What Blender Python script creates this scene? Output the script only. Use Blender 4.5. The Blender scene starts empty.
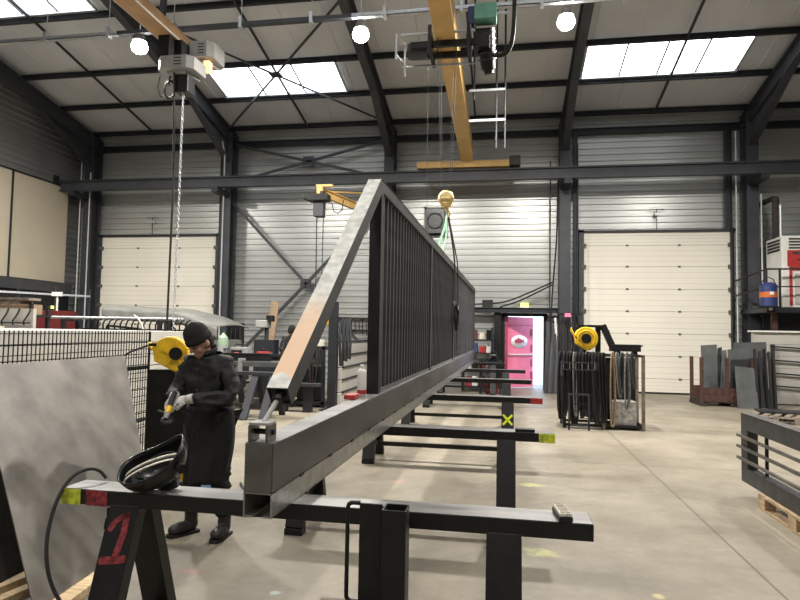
import bpy, math, random
from mathutils import Vector, Matrix, noise
random.seed(7)
PI = math.pi
C = bpy.context.scene.collection
V = Vector

# ------------------------------------------------------------------ materials
MATS = {}
def mat(name, col, rough=0.6, metal=0.0, var=0.12, scale=6.0, bump=0.0, bscale=60.0, col2=None, spec=None, stretch=None):
    if name in MATS: return MATS[name]
    m = bpy.data.materials.new(name); m.use_nodes = True
    nt = m.node_tree; N = nt.nodes; L = nt.links
    b = N['Principled BSDF']
    b.inputs['Roughness'].default_value = rough; b.inputs['Metallic'].default_value = metal
    if spec is not None: b.inputs['Specular IOR Level'].default_value = spec
    tc = N.new('ShaderNodeTexCoord'); src = tc.outputs['Object']
    if stretch:
        mp = N.new('ShaderNodeMapping'); mp.inputs['Scale'].default_value = stretch
        L.new(src, mp.inputs['Vector']); src = mp.outputs['Vector']
    nz = N.new('ShaderNodeTexNoise'); nz.inputs['Scale'].default_value = scale; nz.inputs['Detail'].default_value = 5
    L.new(src, nz.inputs['Vector'])
    cr = N.new('ShaderNodeValToRGB')
    c1 = [max(0, c*(1-var)) for c in col]; c2 = col2 if col2 else [min(1, c*(1+var)) for c in col]
    cr.color_ramp.elements[0].position = 0.35; cr.color_ramp.elements[1].position = 0.65
    cr.color_ramp.elements[0].color = (*c1, 1); cr.color_ramp.elements[1].color = (*c2, 1)
    L.new(nz.outputs['Fac'], cr.inputs['Fac']); L.new(cr.outputs['Color'], b.inputs['Base Color'])
    if bump > 0:
        n2 = N.new('ShaderNodeTexNoise'); n2.inputs['Scale'].default_value = bscale
        L.new(src, n2.inputs['Vector'])
        bp = N.new('ShaderNodeBump'); bp.inputs['Strength'].default_value = bump; bp.inputs['Distance'].default_value = 0.01
        L.new(n2.outputs['Fac'], bp.inputs['Height']); L.new(bp.outputs['Normal'], b.inputs['Normal'])
    MATS[name] = m
    return m
def emis(name, col, strength):
    m = bpy.data.materials.new(name); m.use_nodes = True
    b = m.node_tree.nodes['Principled BSDF']
    b.inputs['Base Color'].default_value = (*col, 1)
    b.inputs['Emission Color'].default_value = (*col, 1); b.inputs['Emission Strength'].default_value = strength
    MATS[name] = m
    return m

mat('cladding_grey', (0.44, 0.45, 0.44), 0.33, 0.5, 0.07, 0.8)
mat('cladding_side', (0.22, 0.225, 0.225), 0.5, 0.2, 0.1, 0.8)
mat('roof_panel', (0.54, 0.545, 0.56), 0.75, 0, 0.08, 0.6)
mat('structure_steel', (0.018, 0.020, 0.025), 0.5, 0.2, 0.2, 3)
mat('structure_face', (0.045, 0.048, 0.056), 0.5, 0.2, 0.15, 3)
mat('galvanised', (0.50, 0.52, 0.54), 0.42, 0.7, 0.15, 25)
mat('white_conduit', (0.55, 0.56, 0.56), 0.5, 0, 0.05, 10)
mat('door_cream', (0.80, 0.76, 0.665), 0.5, 0, 0.025, 0.8)
mat('panel_beige', (0.50, 0.44, 0.34), 0.6, 0, 0.05, 0.8)
mat('panel_white', (0.46, 0.44, 0.40), 0.55, 0, 0.06, 2)
mat('seam_dark', (0.10, 0.095, 0.09), 0.7)
mat('steel_black', (0.0055, 0.0055, 0.006), 0.45, 0.15, 0.35, 9, 0.15, 60)
mat('steel_mill', (0.15, 0.145, 0.138), 0.40, 0.65, 0.22, 7, 0.08, 90)
mat('steel_lit_worn', (0.20, 0.195, 0.19), 0.42, 0.5, 0.35, 5, 0.08, 90, stretch=(.4, 2, 1))  # top-face steel: worn streaks, with light from above put into the paler tone
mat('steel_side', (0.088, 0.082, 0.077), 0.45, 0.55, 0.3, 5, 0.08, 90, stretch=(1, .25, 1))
mat('steel_bright', (0.36, 0.355, 0.34), 0.36, 0.75, 0.18, 14, 0.08, 90)
mat('gate_dark', (0.050, 0.050, 0.052), 0.5, 0.35, 0.2, 8)
mat('sheet_steel', (0.140, 0.127, 0.110), 0.5, 0.25, 0.32, 3.6, 0.05, 40)
mat('sheet_grey', (0.10, 0.105, 0.105), 0.5, 0.3, 0.2, 3)
mat('sheet_dark', (0.028, 0.029, 0.031), 0.5, 0.3, 0.2, 3)
mat('pallet_wood', (0.40, 0.29, 0.175), 0.8, 0, 0.25, 7, stretch=(1, 6, 6))
mat('rust', (0.065, 0.030, 0.022), 0.8, 0.1, 0.35, 12)
mat('rust_black', (0.028, 0.02, 0.017), 0.8, 0.1, 0.35, 8)
mat('crane_yellow', (0.58, 0.37, 0.13), 0.5, 0, 0.1, 3)
mat('crane_orange', (0.42, 0.25, 0.12), 0.5, 0, 0.12, 3)
mat('yellow', (0.80, 0.47, 0.01), 0.4, 0, 0.1, 5)
mat('reel_yellow', (0.80, 0.50, 0.02), 0.4, 0, 0.15, 9)
mat('black_plastic', (0.008, 0.008, 0.009), 0.3, 0, 0.3, 10)
mat('black_rubber', (0.011, 0.0105, 0.010), 0.7, 0, 0.3, 10)
mat('black_web', (0.012, 0.012, 0.013), 0.9, 0, 0.4, 25)
mat('grey_web', (0.16, 0.155, 0.14), 0.9, 0, 0.3, 20)
mat('green_web', (0.34, 0.62, 0.42), 0.8, 0, 0.2, 20)
mat('teal_box', (0.13, 0.33, 0.25), 0.5, 0, 0.1, 8)
mat('hoist_grey', (0.30, 0.30, 0.29), 0.5, 0.1, 0.12, 9)
mat('hoist_white', (0.30, 0.30, 0.29), 0.5, 0.1, 0.1, 9)
mat('brass', (0.75, 0.55, 0.25), 0.35, 0.6, 0.15, 12)
mat('pine', (0.60, 0.44, 0.26), 0.75, 0, 0.18, 7, stretch=(1, 6, 6))
mat('old_wood', (0.27, 0.19, 0.12), 0.85, 0, 0.3, 8, stretch=(1, 6, 6))
mat('grey_wood', (0.20, 0.165, 0.13), 0.85, 0, 0.3, 8)
mat('red_paint', (0.38, 0.028, 0.028), 0.5, 0, 0.1, 6)
mat('dark_red', (0.12, 0.015, 0.015), 0.5, 0, 0.15, 3)
mat('spray_red', (0.20, 0.02, 0.026), 0.7, 0, 0.6, 45)
mat('spray_yellow', (0.40, 0.44, 0.03), 0.7, 0, 0.45, 30)
mat('x_yellow', (0.80, 0.88, 0.02), 0.6, 0, 0.1, 30)
mat('pink', (0.95, 0.22, 0.36), 0.45, 0, 0.05, 4)
mat('pink_dark', (0.42, 0.05, 0.09), 0.5, 0, 0.1, 4)
mat('logo_white', (0.85, 0.83, 0.84), 0.5, 0, 0.02, 4)
mat('blue', (0.02, 0.035, 0.13), 0.5, 0, 0.1, 4)
mat('light_blue', (0.25, 0.42, 0.68), 0.6, 0, 0.1, 4)
mat('orange', (0.50, 0.12, 0.02), 0.5, 0, 0.05, 4)
mat('white_paint', (0.72, 0.71, 0.68), 0.45, 0, 0.05, 4)
mat('bottle_green', (0.26, 0.36, 0.25), 0.4, 0, 0.08, 4)
mat('tarpaulin', (0.165, 0.165, 0.155), 0.7, 0, 0.15, 2.5, 0.2, 6)
mat('jacket', (0.010, 0.010, 0.011), 0.75, 0, 0.35, 14, 0.3, 30)
mat('workwear', (0.004, 0.004, 0.0045), 0.85, 0, 0.3, 12, 0.3, 30)
mat('knit', (0.009, 0.009, 0.010), 0.95, 0, 0.3, 60, 0.6, 140)
mat('skin', (0.42, 0.235, 0.165), 0.55, 0, 0.08, 15)
mat('glove_grey', (0.52, 0.51, 0.48), 0.85, 0, 0.25, 35)
mat('boot', (0.018, 0.016, 0.015), 0.5, 0, 0.3, 20)
mat('foil', (0.46, 0.45, 0.44), 0.4, 0.3, 0.4, 14, 0.5, 30)
mat('label_paper', (0.62, 0.58, 0.48), 0.7, 0, 0.25, 60)
mat('dull_glass', (0.05, 0.05, 0.055), 0.15, 0, 0.1, 5)
mat('joint_grey', (0.34, 0.32, 0.28), 0.7)
emis('skylight_glow', (0.93, 0.97, 1.0), 5.0)
emis('lamp_glow', (1.0, 0.97, 0.90), 40.0)
emis('exit_glow', (0.75, 0.85, 0.2), 1.0)
emis('amber_glow', (1.0, 0.55, 0.25), 1.5)

# concrete floor: blotches, sawn joints, sprayed marks
def floor_mat():
    m = bpy.data.materials.new('concrete'); m.use_nodes = True
    nt = m.node_tree; N = nt.nodes; L = nt.links; b = N['Principled BSDF']
    tc = N.new('ShaderNodeTexCoord')
    def noise_(s, d, r=0.6, st=None):
        n = N.new('ShaderNodeTexNoise'); n.inputs['Scale'].default_value = s; n.inputs['Detail'].default_value = d
        n.inputs['Roughness'].default_value = r
        if st:
            mp = N.new('ShaderNodeMapping'); mp.inputs['Scale'].default_value = st
            L.new(tc.outputs['Object'], mp.inputs['Vector']); L.new(mp.outputs['Vector'], n.inputs['Vector'])
        else: L.new(tc.outputs['Object'], n.inputs['Vector'])
        return n.outputs['Fac']
    def ramp(f, p0, c0, p1, c1):
        r = N.new('ShaderNodeValToRGB'); e = r.color_ramp.elements
        e[0].position = p0; e[0].color = (*c0, 1); e[1].position = p1; e[1].color = (*c1, 1)
        L.new(f, r.inputs['Fac']); return r.outputs['Color']
    def mix(f, a, c, mode='MIX'):
        x = N.new('ShaderNodeMix'); x.data_type = 'RGBA'; x.blend_type = mode
        if isinstance(f, float): x.inputs[0].default_value = f
        else: L.new(f, x.inputs[0])
        L.new(a, x.inputs[6])
        if isinstance(c, tuple): x.inputs[7].default_value = (*c, 1)
        else: L.new(c, x.inputs[7])
        return x.outputs[2]
    def mth(op, a, c=None, clamp=False):
        x = N.new('ShaderNodeMath'); x.operation = op; x.use_clamp = clamp
        for i, v in enumerate((a, c)):
            if v is None: continue
            if isinstance(v, (int, float)): x.inputs[i].default_value = v
            else: L.new(v, x.inputs[i])
        return x.outputs[0]
    base = ramp(noise_(0.9, 6), 0.35, (0.185, 0.160, 0.122), 0.65, (0.295, 0.262, 0.205))
    fine = ramp(noise_(14, 6, 0.7), 0.3, (0.86, 0.86, 0.86), 0.7, (1.05, 1.04, 1.03))
    col = mix(1.0, base, fine, 'MULTIPLY')
    dk = ramp(noise_(0.55, 7, 0.68, (1, 2.2, 1)), 0.56, (0, 0, 0), 0.70, (1, 1, 1))
    col = mix(mth('MULTIPLY', dk, 0.45), col, (0.125, 0.108, 0.085))
    st = ramp(noise_(1.6, 5, 0.7, (1, 4, 1)), 0.60, (0, 0, 0), 0.75, (1, 1, 1))
    col = mix(mth('MULTIPLY', st, 0.35), col, (0.36, 0.34, 0.30))
    sx = N.new('ShaderNodeSeparateXYZ'); L.new(tc.outputs['Object'], sx.inputs[0])
    X, Y = sx.outputs[0], sx.outputs[1]
    jx = mth('ABSOLUTE', mth('SUBTRACT', mth('FLOORED_MODULO', mth('ADD', X, 1.27 + 0.0), 6.0), 3.0))
    jy = mth('ABSOLUTE', mth('SUBTRACT', mth('FLOORED_MODULO', mth('ADD', Y, 1.1), 6.0), 3.0))
    lx = mth('LESS_THAN', jx, 0.009); ly = mth('LESS_THAN', jy, 0.008)
    col = mix(mth('MULTIPLY', mth('MAXIMUM', lx, ly), 0.75), col, (0.06, 0.055, 0.045))
    wob = noise_(9, 3)
    for (px, py, rx, ry, c) in ((-0.50, 3.55, .04, .045, (.25, .75, .70)), (-1.55, 3.0, .11, .05, (.60, .16, .14)), (-1.12, 6.4, .13, .06, (.70, .25, .22)),
                                (.30, 4.6, .16, .10, (.62, .62, .20)), (.30, 6.6, .14, .10, (.62, .62, .22)), (.42, 3.75, .07, .05, (.70, .45, .35)),
                                (-1.65, 5.15, .10, .05, (.62, .22, .18)), (-1.35, 3.55, .035, .035, (.55, .70, .72)), (.95, 4.0, .05, .04, (.7, .62, .25)), (-2.0, 3.75, .10, .05, (.55, .2, .18))):
        dx = mth('DIVIDE', mth('SUBTRACT', X, px), rx); dy = mth('DIVIDE', mth('SUBTRACT', Y, py), ry)
        d = mth('ADD', mth('ADD', mth('MULTIPLY', dx, dx), mth('MULTIPLY', dy, dy)), mth('MULTIPLY', mth('SUBTRACT', wob, 0.5), 4.0))
        msk = mth('MULTIPLY', mth('SUBTRACT', 1.0, d, True), 0.42, True)
        col = mix(msk, col, c)
    L.new(col, b.inputs['Base Color'])
    L.new(ramp(noise_(3, 4), 0.3, (0.38,)*3, 0.7, (0.6,)*3), b.inputs['Roughness'])
    b.inputs['Specular IOR Level'].default_value = 0.35
    bp = N.new('ShaderNodeBump'); bp.inputs['Strength'].default_value = 0.08; bp.inputs['Distance'].default_value = 0.01
    L.new(noise_(30, 5), bp.inputs['Height']); L.new(bp.outputs['Normal'], b.inputs['Normal'])
    MATS['concrete'] = m
floor_mat()

# raw steel brace face with a long patch of orange flash rust
def brace_mat():
    m = mat('brace_face', (0.62, 0.61, 0.57), 0.5, 0.0, 0.22, 14)
    nt = m.node_tree; N = nt.nodes; L = nt.links; b = N['Principled BSDF']
    old = b.inputs['Base Color'].links[0].from_socket
    tc = [n for n in N if n.type == 'TEX_COORD'][0]
    sx = N.new('ShaderNodeSeparateXYZ'); L.new(tc.outputs['Object'], sx.inputs[0])
    nz = N.new('ShaderNodeTexNoise'); nz.inputs['Scale'].default_value = 12; L.new(tc.outputs['Object'], nz.inputs[0])
    a = N.new('ShaderNodeMath'); a.operation = 'MULTIPLY_ADD'; a.inputs[1].default_value = .16; L.new(nz.outputs[0], a.inputs[0]); L.new(sx.outputs[2], a.inputs[2])
    r = N.new('ShaderNodeValToRGB'); e = r.color_ramp.elements
    mr = N.new('ShaderNodeMapRange'); mr.inputs[1].default_value = .53; mr.inputs[2].default_value = 1.53; L.new(a.outputs[0], mr.inputs[0])
    e[0].position = .11; e[0].color = (0, 0, 0, 1); e[1].position = .13; e[1].color = (1, 1, 1, 1)
    for p, c in ((.36, .85), (.52, 0)):
        x = e.new(p); x.color = (c, c, c, 1)
    L.new(mr.outputs[0], r.inputs[0])
    x = N.new('ShaderNodeMix'); x.data_type = 'RGBA'; L.new(r.outputs[0], x.inputs[0]); L.new(old, x.inputs[6]); x.inputs[7].default_value = (.74, .50, .33, 1)
    L.new(x.outputs[2], b.inputs['Base Color'])
brace_mat()

# ------------------------------------------------------------------ mesh builder
class MB:
    def __init__(s): s.v = []; s.f = []; s.sm = []
    def add(s, vs, fs, smooth=False):
        n = len(s.v); s.v += [V(p) for p in vs]
        s.f += [tuple(i+n for i in f) for f in fs]; s.sm += [smooth]*len(fs); return s
    def box(s, lo, hi):
        (a, b, c), (d, e, f) = lo, hi
        return s.add([(a,b,c),(d,b,c),(d,e,c),(a,e,c),(a,b,f),(d,b,f),(d,e,f),(a,e,f)], [(3,2,1,0),(4,5,6,7),(0,1,5,4),(1,2,6,5),(2,3,7,6),(3,0,4,7)])
    def cbox(s, c, d, rot=None):
        m = MB().box([-x/2 for x in d], [x/2 for x in d])
        vs = [(rot @ p if rot else p) + V(c) for p in m.v]
        return s.add(vs, m.f)
    def frame(s, p, q, up):
        p, q = V(p), V(q); z = (q-p).normalized(); up = V(up)
        x = up.cross(z)
        if x.length < 1e-5: x = V((1,0,0)).cross(z)
        x.normalize(); return p, q, x, z.cross(x)
    def bar(s, p, q, w, h, up=(0,0,1)):      # w across, h along up
        p, q, x, y = s.frame(p, q, up); vs = []
        for o in (p, q):
            for a, b in ((-1,-1),(1,-1),(1,1),(-1,1)): vs.append(o + x*a*w/2 + y*b*h/2)
        return s.add(vs, [(3,2,1,0),(4,5,6,7),(0,1,5,4),(1,2,6,5),(2,3,7,6),(3,0,4,7)])
    def hollow(s, p, q, w, h, t, up=(0,0,1)):
        p, q, x, y = s.frame(p, q, up); vs = []
        for o in (p, q):
            for d in (0, t):
                for a, b in ((-1,-1),(1,-1),(1,1),(-1,1)): vs.append(o + x*a*(w/2-d) + y*b*(h/2-d))
        fs = []
        for k in range(4):
            j = (k+1) % 4
            fs += [(k, j, 8+j, 8+k), (4+j, 4+k, 12+k, 12+j), (j, k, 4+k, 4+j), (8+k, 8+j, 12+j, 12+k)]
        return s.add(vs, fs)
    def ibeam(s, p, q, w, h, t=0.02, up=(0,0,1)):
        p, q, x, y = s.frame(p, q, up)
        s.bar(p + y*(h/2-t/2), q + y*(h/2-t/2), w, t, up); s.bar(p - y*(h/2-t/2), q - y*(h/2-t/2), w, t, up)
        return s.bar(p, q, t, h-2*t, up)
    def cyl(s, p, q, r, r2=None, n=16, cap=True):
        r2 = r if r2 is None else r2
        p, q, x, y = s.frame(p, q, (0,0,1)) if abs((V(q)-V(p)).normalized().z) < .99 else s.frame(p, q, (0,1,0))
        a = [x*math.cos(2*PI*i/n) + y*math.sin(2*PI*i/n) for i in range(n)]
        ring = [p+d*r for d in a] + [q+d*r2 for d in a]
        s.add(ring, [(i, (i+1)%n, n+(i+1)%n, n+i) for i in range(n)], True)
        if cap:
            s.add(ring[:n], [tuple(range(n-1,-1,-1))]); s.add(ring[n:], [tuple(range(n))])
        return s
    def tube(s, pts, r, n=8, closed=False, flat=None):
        pts = [V(p) for p in pts]; N = len(pts); rings = []; prev = None
        rr = r if isinstance(r, (list, tuple)) else [r]*N
        for i in range(N):
            if closed: t = pts[(i+1)%N]-pts[i-1]
            else: t = pts[min(i+1,N-1)]-pts[max(i-1,0)]
            t.normalize()
            if prev is None:
                u = V((0,0,1)) if abs(t.z) < .9 else V((0,1,0))
                prev = (u - t*u.dot(t)).normalized()
            else:
                prev = (prev - t*prev.dot(t)); prev = prev.normalized() if prev.length > 1e-6 else t.orthogonal().normalized()
            b = t.cross(prev)
            fa = flat if flat else 1
            rings.append([pts[i] + (prev*math.cos(2*PI*k/n) + b*math.sin(2*PI*k/n)*fa)*rr[i] for k in range(n)])
        vs = [p for g in rings for p in g]; fs = []
        for i in range(N if closed else N-1):
            j = (i+1) % N
            for k in range(n): fs.append((i*n+k, i*n+(k+1)%n, j*n+(k+1)%n, j*n+k))
        s.add(vs, fs, True)
        if not closed: s.add(rings[0], [tuple(range(n-1,-1,-1))]); s.add(rings[-1], [tuple(range(n))])
        return s
    def prism(s, poly, axis, a, b):
        # poly in the plane of the two other axes (cyclic order), extruded from a to b along axis
        n = len(poly); ar = sum(poly[i][0]*poly[(i+1)%n][1]-poly[(i+1)%n][0]*poly[i][1] for i in range(n))
        if ar < 0: poly = poly[::-1]
        def mk(p, t):
            return {'x': (t, p[0], p[1]), 'y': (p[1], t, p[0]), 'z': (p[0], p[1], t)}[axis]
        vs = [mk(p, a) for p in poly] + [mk(p, b) for p in poly]
        fs = [tuple(range(n-1,-1,-1)), tuple(range(n,2*n))] + [(i,(i+1)%n,n+(i+1)%n,n+i) for i in range(n)]
        return s.add(vs, fs)
    def lathe(s, prof, c=(0,0,0), n=20, rot=None, cap=True):
        c = V(c); vs = []; m = len(prof)
        for (r, z) in prof:
            for k in range(n):
                p = V((r*math.cos(2*PI*k/n), r*math.sin(2*PI*k/n), z)); vs.append((rot @ p if rot else p) + c)
        s.add(vs, [(i*n+k, i*n+(k+1)%n, (i+1)*n+(k+1)%n, (i+1)*n+k) for i in range(m-1) for k in range(n)], True)
        if cap:
            if prof[0][0] > 1e-4: s.add(vs[:n], [tuple(range(n-1,-1,-1))])
            if prof[-1][0] > 1e-4: s.add(vs[-n:], [tuple(range(n))])
        return s
    def ball(s, c, r, n=16, m=10, rot=None):
        if not isinstance(r, (list, tuple)): r = (r,)*3
        vs = []; c = V(c)
        for i in range(m+1):
            a = PI*i/m
            for k in range(n):
                p = V((r[0]*math.sin(a)*math.cos(2*PI*k/n), r[1]*math.sin(a)*math.sin(2*PI*k/n), -r[2]*math.cos(a)))
                vs.append((rot @ p if rot else p)+c)
        return s.add(vs, [(i*n+k, i*n+(k+1)%n, (i+1)*n+(k+1)%n, (i+1)*n+k) for i in range(m) for k in range(n)], True)
    def grid(s, fn, nu, nv, closed=False, smooth=True):
        vs = [fn(i/nu, j/nv) for i in range(nu+1) for j in range(nv+1)]
        return s.add(vs, [(i*(nv+1)+j, (i+1)*(nv+1)+j, (i+1)*(nv+1)+j+1, i*(nv+1)+j+1) for i in range(nu) for j in range(nv)], smooth)
    def warp(s, fn): s.v = [V(fn(p)) for p in s.v]; return s
    def obj(s, name, material, parent=None, world=False, bev=0, solid=0, sub=0):
        me = bpy.data.meshes.new(name)
        off = parent.location if (parent and world) else V((0,0,0))
        me.from_pydata([tuple(p-off) for p in s.v], [], s.f)
        me.polygons.foreach_set('use_smooth', s.sm)
        me.materials.append(MATS[material])
        me.update()
        o = bpy.data.objects.new(name, me); C.objects.link(o)
        if parent: o.parent = parent
        if solid:
            d = o.modifiers.new('solid', 'SOLIDIFY'); d.thickness = solid; d.offset = 0
        if bev:
            d = o.modifiers.new('bevel', 'BEVEL'); d.width = bev; d.segments = 2; d.limit_method = 'ANGLE'; d.angle_limit = 0.7
        if sub:
            d = o.modifiers.new('sub', 'SUBSURF'); d.levels = sub; d.render_levels = sub
        return o

def tag(o, label, cat, group=None):
    o['label'] = label; o['category'] = cat
    if group: o['group'] = group
    return o
def thing(name, label, cat, loc=(0,0,0), rz=0, group=None):
    o = bpy.data.objects.new(name, None); C.objects.link(o)
    o.empty_display_size = 0.05; o.location = loc; o.rotation_euler = (0,0,rz)
    return tag(o, label, cat, group)
def struct(o): o['kind'] = 'structure'; return o
def single(mb, name, material, label, cat, group=None, base=None, **k):
    # a thing that is one mesh: origin moved to its base
    xs = [p.x for p in mb.v]; ys = [p.y for p in mb.v]; zs = [p.z for p in mb.v]
    o0 = V(base) if base else V(((min(xs)+max(xs))/2, (min(ys)+max(ys))/2, min(zs)))
    mb.v = [p-o0 for p in mb.v]
    o = mb.obj(name, material, **k); o.location = o0
    return tag(o, label, cat, group)
def copy_tree(o, parent=None):
    c = o.copy(); C.objects.link(c); c.parent = parent
    for ch in list(o.children): copy_tree(ch, c)
    return c
def slat_profile(z0, z1, pitch, depth):
    pts = []; z = z0
    while z < z1-1e-6:
        for a, d in ((0,0), (.55,0), (.66,depth), (.89,depth)):
            if z+a*pitch < z1: pts.append((z+a*pitch, d))
        z += pitch
    pts.append((z1, 0)); return pts
def ribbed(mb, axis, fixed, a, b, z0, z1, pitch=.18, depth=.035, sgn=-1):
    pr = slat_profile(z0, z1, pitch, depth); vs = []
    for (z, d) in pr:
        for t in (a, b): vs.append((t, fixed+sgn*d, z) if axis == 'x' else (fixed+sgn*d, t, z))
    fs = [(2*i, 2*i+1, 2*i+3, 2*i+2) for i in range(len(pr)-1)]
    mb.add(vs, fs)
def smooth_path(pts, n=3):
    P_ = [V(p) for p in pts]
    for _ in range(n): P_ = [P_[0]]+[q for a, b in zip(P_, P_[1:]) for q in (a*.75+b*.25, a*.25+b*.75)]+[P_[-1]]
    return P_
def evaluated(mesh, mods):
    o = bpy.data.objects.new('tmp', mesh); C.objects.link(o)
    for kind, kw in mods:
        m = o.modifiers.new(kind, kind)
        for k, v in kw.items(): setattr(m, k, v)
    dg = bpy.context.evaluated_depsgraph_get(); dg.update()
    me = bpy.data.meshes.new_from_object(o.evaluated_get(dg))
    bpy.data.objects.remove(o); return me
def skin(verts, edges, radii, sub=2):
    me = bpy.data.meshes.new('sk'); me.from_pydata(verts, edges, [])
    o = bpy.data.objects.new('sk', me); C.objects.link(o)
    m = o.modifiers.new('Skin', 'SKIN')
    if not me.skin_vertices: raise RuntimeError('no skin layer')
    for i, r in enumerate(radii):
        me.skin_vertices[0].data[i].radius = r if isinstance(r, tuple) else (r, r)
        me.skin_vertices[0].data[i].use_root = (i == 0)
    s = o.modifiers.new('s', 'SUBSURF'); s.levels = sub; s.render_levels = sub
    dg = bpy.context.evaluated_depsgraph_get(); dg.update()
    out = bpy.data.meshes.new_from_object(o.evaluated_get(dg)); bpy.data.objects.remove(o)
    return out
def mesh_to_mb(me, mb=None):
    mb = mb or MB()
    return mb.add([v.co.copy() for v in me.vertices], [tuple(p.vertices) for p in me.polygons], True)
def remesh(mb, vox, smooth_it=2):
    me = bpy.data.meshes.new('r'); me.from_pydata([tuple(p) for p in mb.v], [], mb.f); me.update()
    e = evaluated(me, [('REMESH', dict(mode='VOXEL', voxel_size=vox, use_smooth_shade=True)), ('SMOOTH', dict(factor=.5, iterations=smooth_it))])
    # keep the largest connected shell
    n = len(e.vertices); par = list(range(n))
    def find(i):
        while par[i] != i: par[i] = par[par[i]]; i = par[i]
        return i
    for ed in e.edges:
        a, b = find(ed.vertices[0]), find(ed.vertices[1])
        if a != b: par[a] = b
    cnt = {}
    for i in range(n): r_ = find(i); cnt[r_] = cnt.get(r_, 0)+1
    big = max(cnt, key=cnt.get); keep = {}; vs = []
    for i in range(n):
        if find(i) == big: keep[i] = len(vs); vs.append(e.vertices[i].co.copy())
    return MB().add(vs, [tuple(keep[k] for k in p.vertices) for p in e.polygons if p.vertices[0] in keep], True)
YAW=9.8; PITCH=3.0; EXPO=0.08; LAMP=510
# ================================================================== CAMERA
cam = bpy.data.cameras.new('camera'); co = bpy.data.objects.new('camera', cam); C.objects.link(co)
bpy.context.scene.camera = co
cam.sensor_width = 36; cam.lens = 600*36/800; cam.clip_start = .05; cam.clip_end = 200
yaw, pitch, roll = math.radians(YAW), math.radians(PITCH), math.radians(1.0)
fwd = V((-math.sin(yaw)*math.cos(pitch), math.cos(yaw)*math.cos(pitch), math.sin(pitch)))
rt = V((math.cos(yaw), math.sin(yaw), 0)); up = rt.cross(fwd)
r2 = rt*math.cos(roll)+up*math.sin(roll); u2 = -rt*math.sin(roll)+up*math.cos(roll)
M = Matrix((r2, u2, -fwd)).transposed().to_4x4(); M.translation = V((0,0,1.6)); co.matrix_world = M
sc = bpy.context.scene
sc.view_settings.view_transform = 'Standard'; sc.view_settings.look = 'None'; sc.view_settings.gamma = 1
sc.view_settings.use_curve_mapping = False; sc.view_settings.exposure = EXPO

# ================================================================== SHELL
XL, XR, YB, YF = -13.9, 12.2, 17.75, -9.0
def roofz(y): return 7.92 + .2*(17.7-y) if y > 4.3 else 7.92 + .2*(17.7-4.3) - .2*(4.3-y)
struct(MB().box((XL-.3, YF-.3, -.12), (XR+.3, YB+1.6, 0)).obj('floor', 'concrete'))
w = MB(); DX0, DX1, DZ = 0.03, 1.17, 2.10
ribbed(w, 'x', YB, XL, DX0, 0, 8.3); ribbed(w, 'x', YB, DX1, XR, 0, 8.3); ribbed(w, 'x', YB, DX0, DX1, 2.16, 8.3)
w.box((XL, YB+.02, 0), (DX0, YB+.14, 8.3)).box((DX1, YB+.02, 0), (XR, YB+.14, 8.3)).box((DX0, YB+.02, DZ), (DX1, YB+.14, 8.3))
struct(w.obj('wall_back', 'cladding_grey'))
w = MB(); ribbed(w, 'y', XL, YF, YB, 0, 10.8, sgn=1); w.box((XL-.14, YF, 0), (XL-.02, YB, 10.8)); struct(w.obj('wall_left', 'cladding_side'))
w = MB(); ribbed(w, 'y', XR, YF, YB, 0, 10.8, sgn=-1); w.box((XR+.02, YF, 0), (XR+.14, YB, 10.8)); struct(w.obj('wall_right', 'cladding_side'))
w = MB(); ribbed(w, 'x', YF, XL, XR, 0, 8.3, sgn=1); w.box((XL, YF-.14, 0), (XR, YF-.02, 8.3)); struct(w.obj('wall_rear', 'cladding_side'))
# roof, two slopes
r = MB()
for y0, y1 in ((4.3, YB+.15), (YF-.15, 4.3)):
    z0, z1 = roofz(y0), roofz(y1)
    if y0 < 0: z0 = 7.92 + .2*(17.7-4.3) - .2*(4.3-y0); z1 = 7.92 + .2*(17.7-4.3)
    r.add([(XL-.2,y0,z0),(XR+.2,y0,z0),(XR+.2,y1,z1),(XL-.2,y1,z1),(XL-.2,y0,z0+.1),(XR+.2,y0,z0+.1),(XR+.2,y1,z1+.1),(XL-.2,y1,z1+.1)],
          [(0,3,2,1),(4,5,6,7),(0,1,5,4),(1,2,6,5),(2,3,7,6),(3,0,4,7)])
    # shallow lap ribs of the liner panels, running down the slope
    x = XL+.5
    while x < XR:
        r.add([(x-.012,y0,z0-.012),(x+.012,y0,z0-.012),(x+.012,y1,z1-.012),(x-.012,y1,z1-.012),(x-.02,y0,z0),(x+.02,y0,z0),(x+.02,y1,z1),(x-.02,y1,z1)],
              [(0,3,2,1),(0,4,7,3),(1,2,6,5)]); x += 1.03
struct(r.obj('ceiling', 'roof_panel'))
bays = (-18.9, -13.25, -8.48, -3.37, 1.68, 6.53, 11.8)
PY_ = [17.42, 15.90, 14.38, 12.3, 10.6, 8.9, 7.2, 5.4, 3.2, 1.4, -.4, -2.2, -4, -5.8, -7.6]
# purlins: one thing per line, each a cold-formed channel
for i, y in enumerate(PY_):
    z = roofz(y)-.10; sl = -.2 if y > 4.3 else .2; n = V((0, -sl, 1)).normalized()
    m = MB().ibeam((XL, y, z), (XR, y, z), .07, .14, .012, up=n)
    o = m.obj('trim_%d' % (i+1), 'structure_face' if False else 'structure_steel'); struct(o)
k = 20
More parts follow.
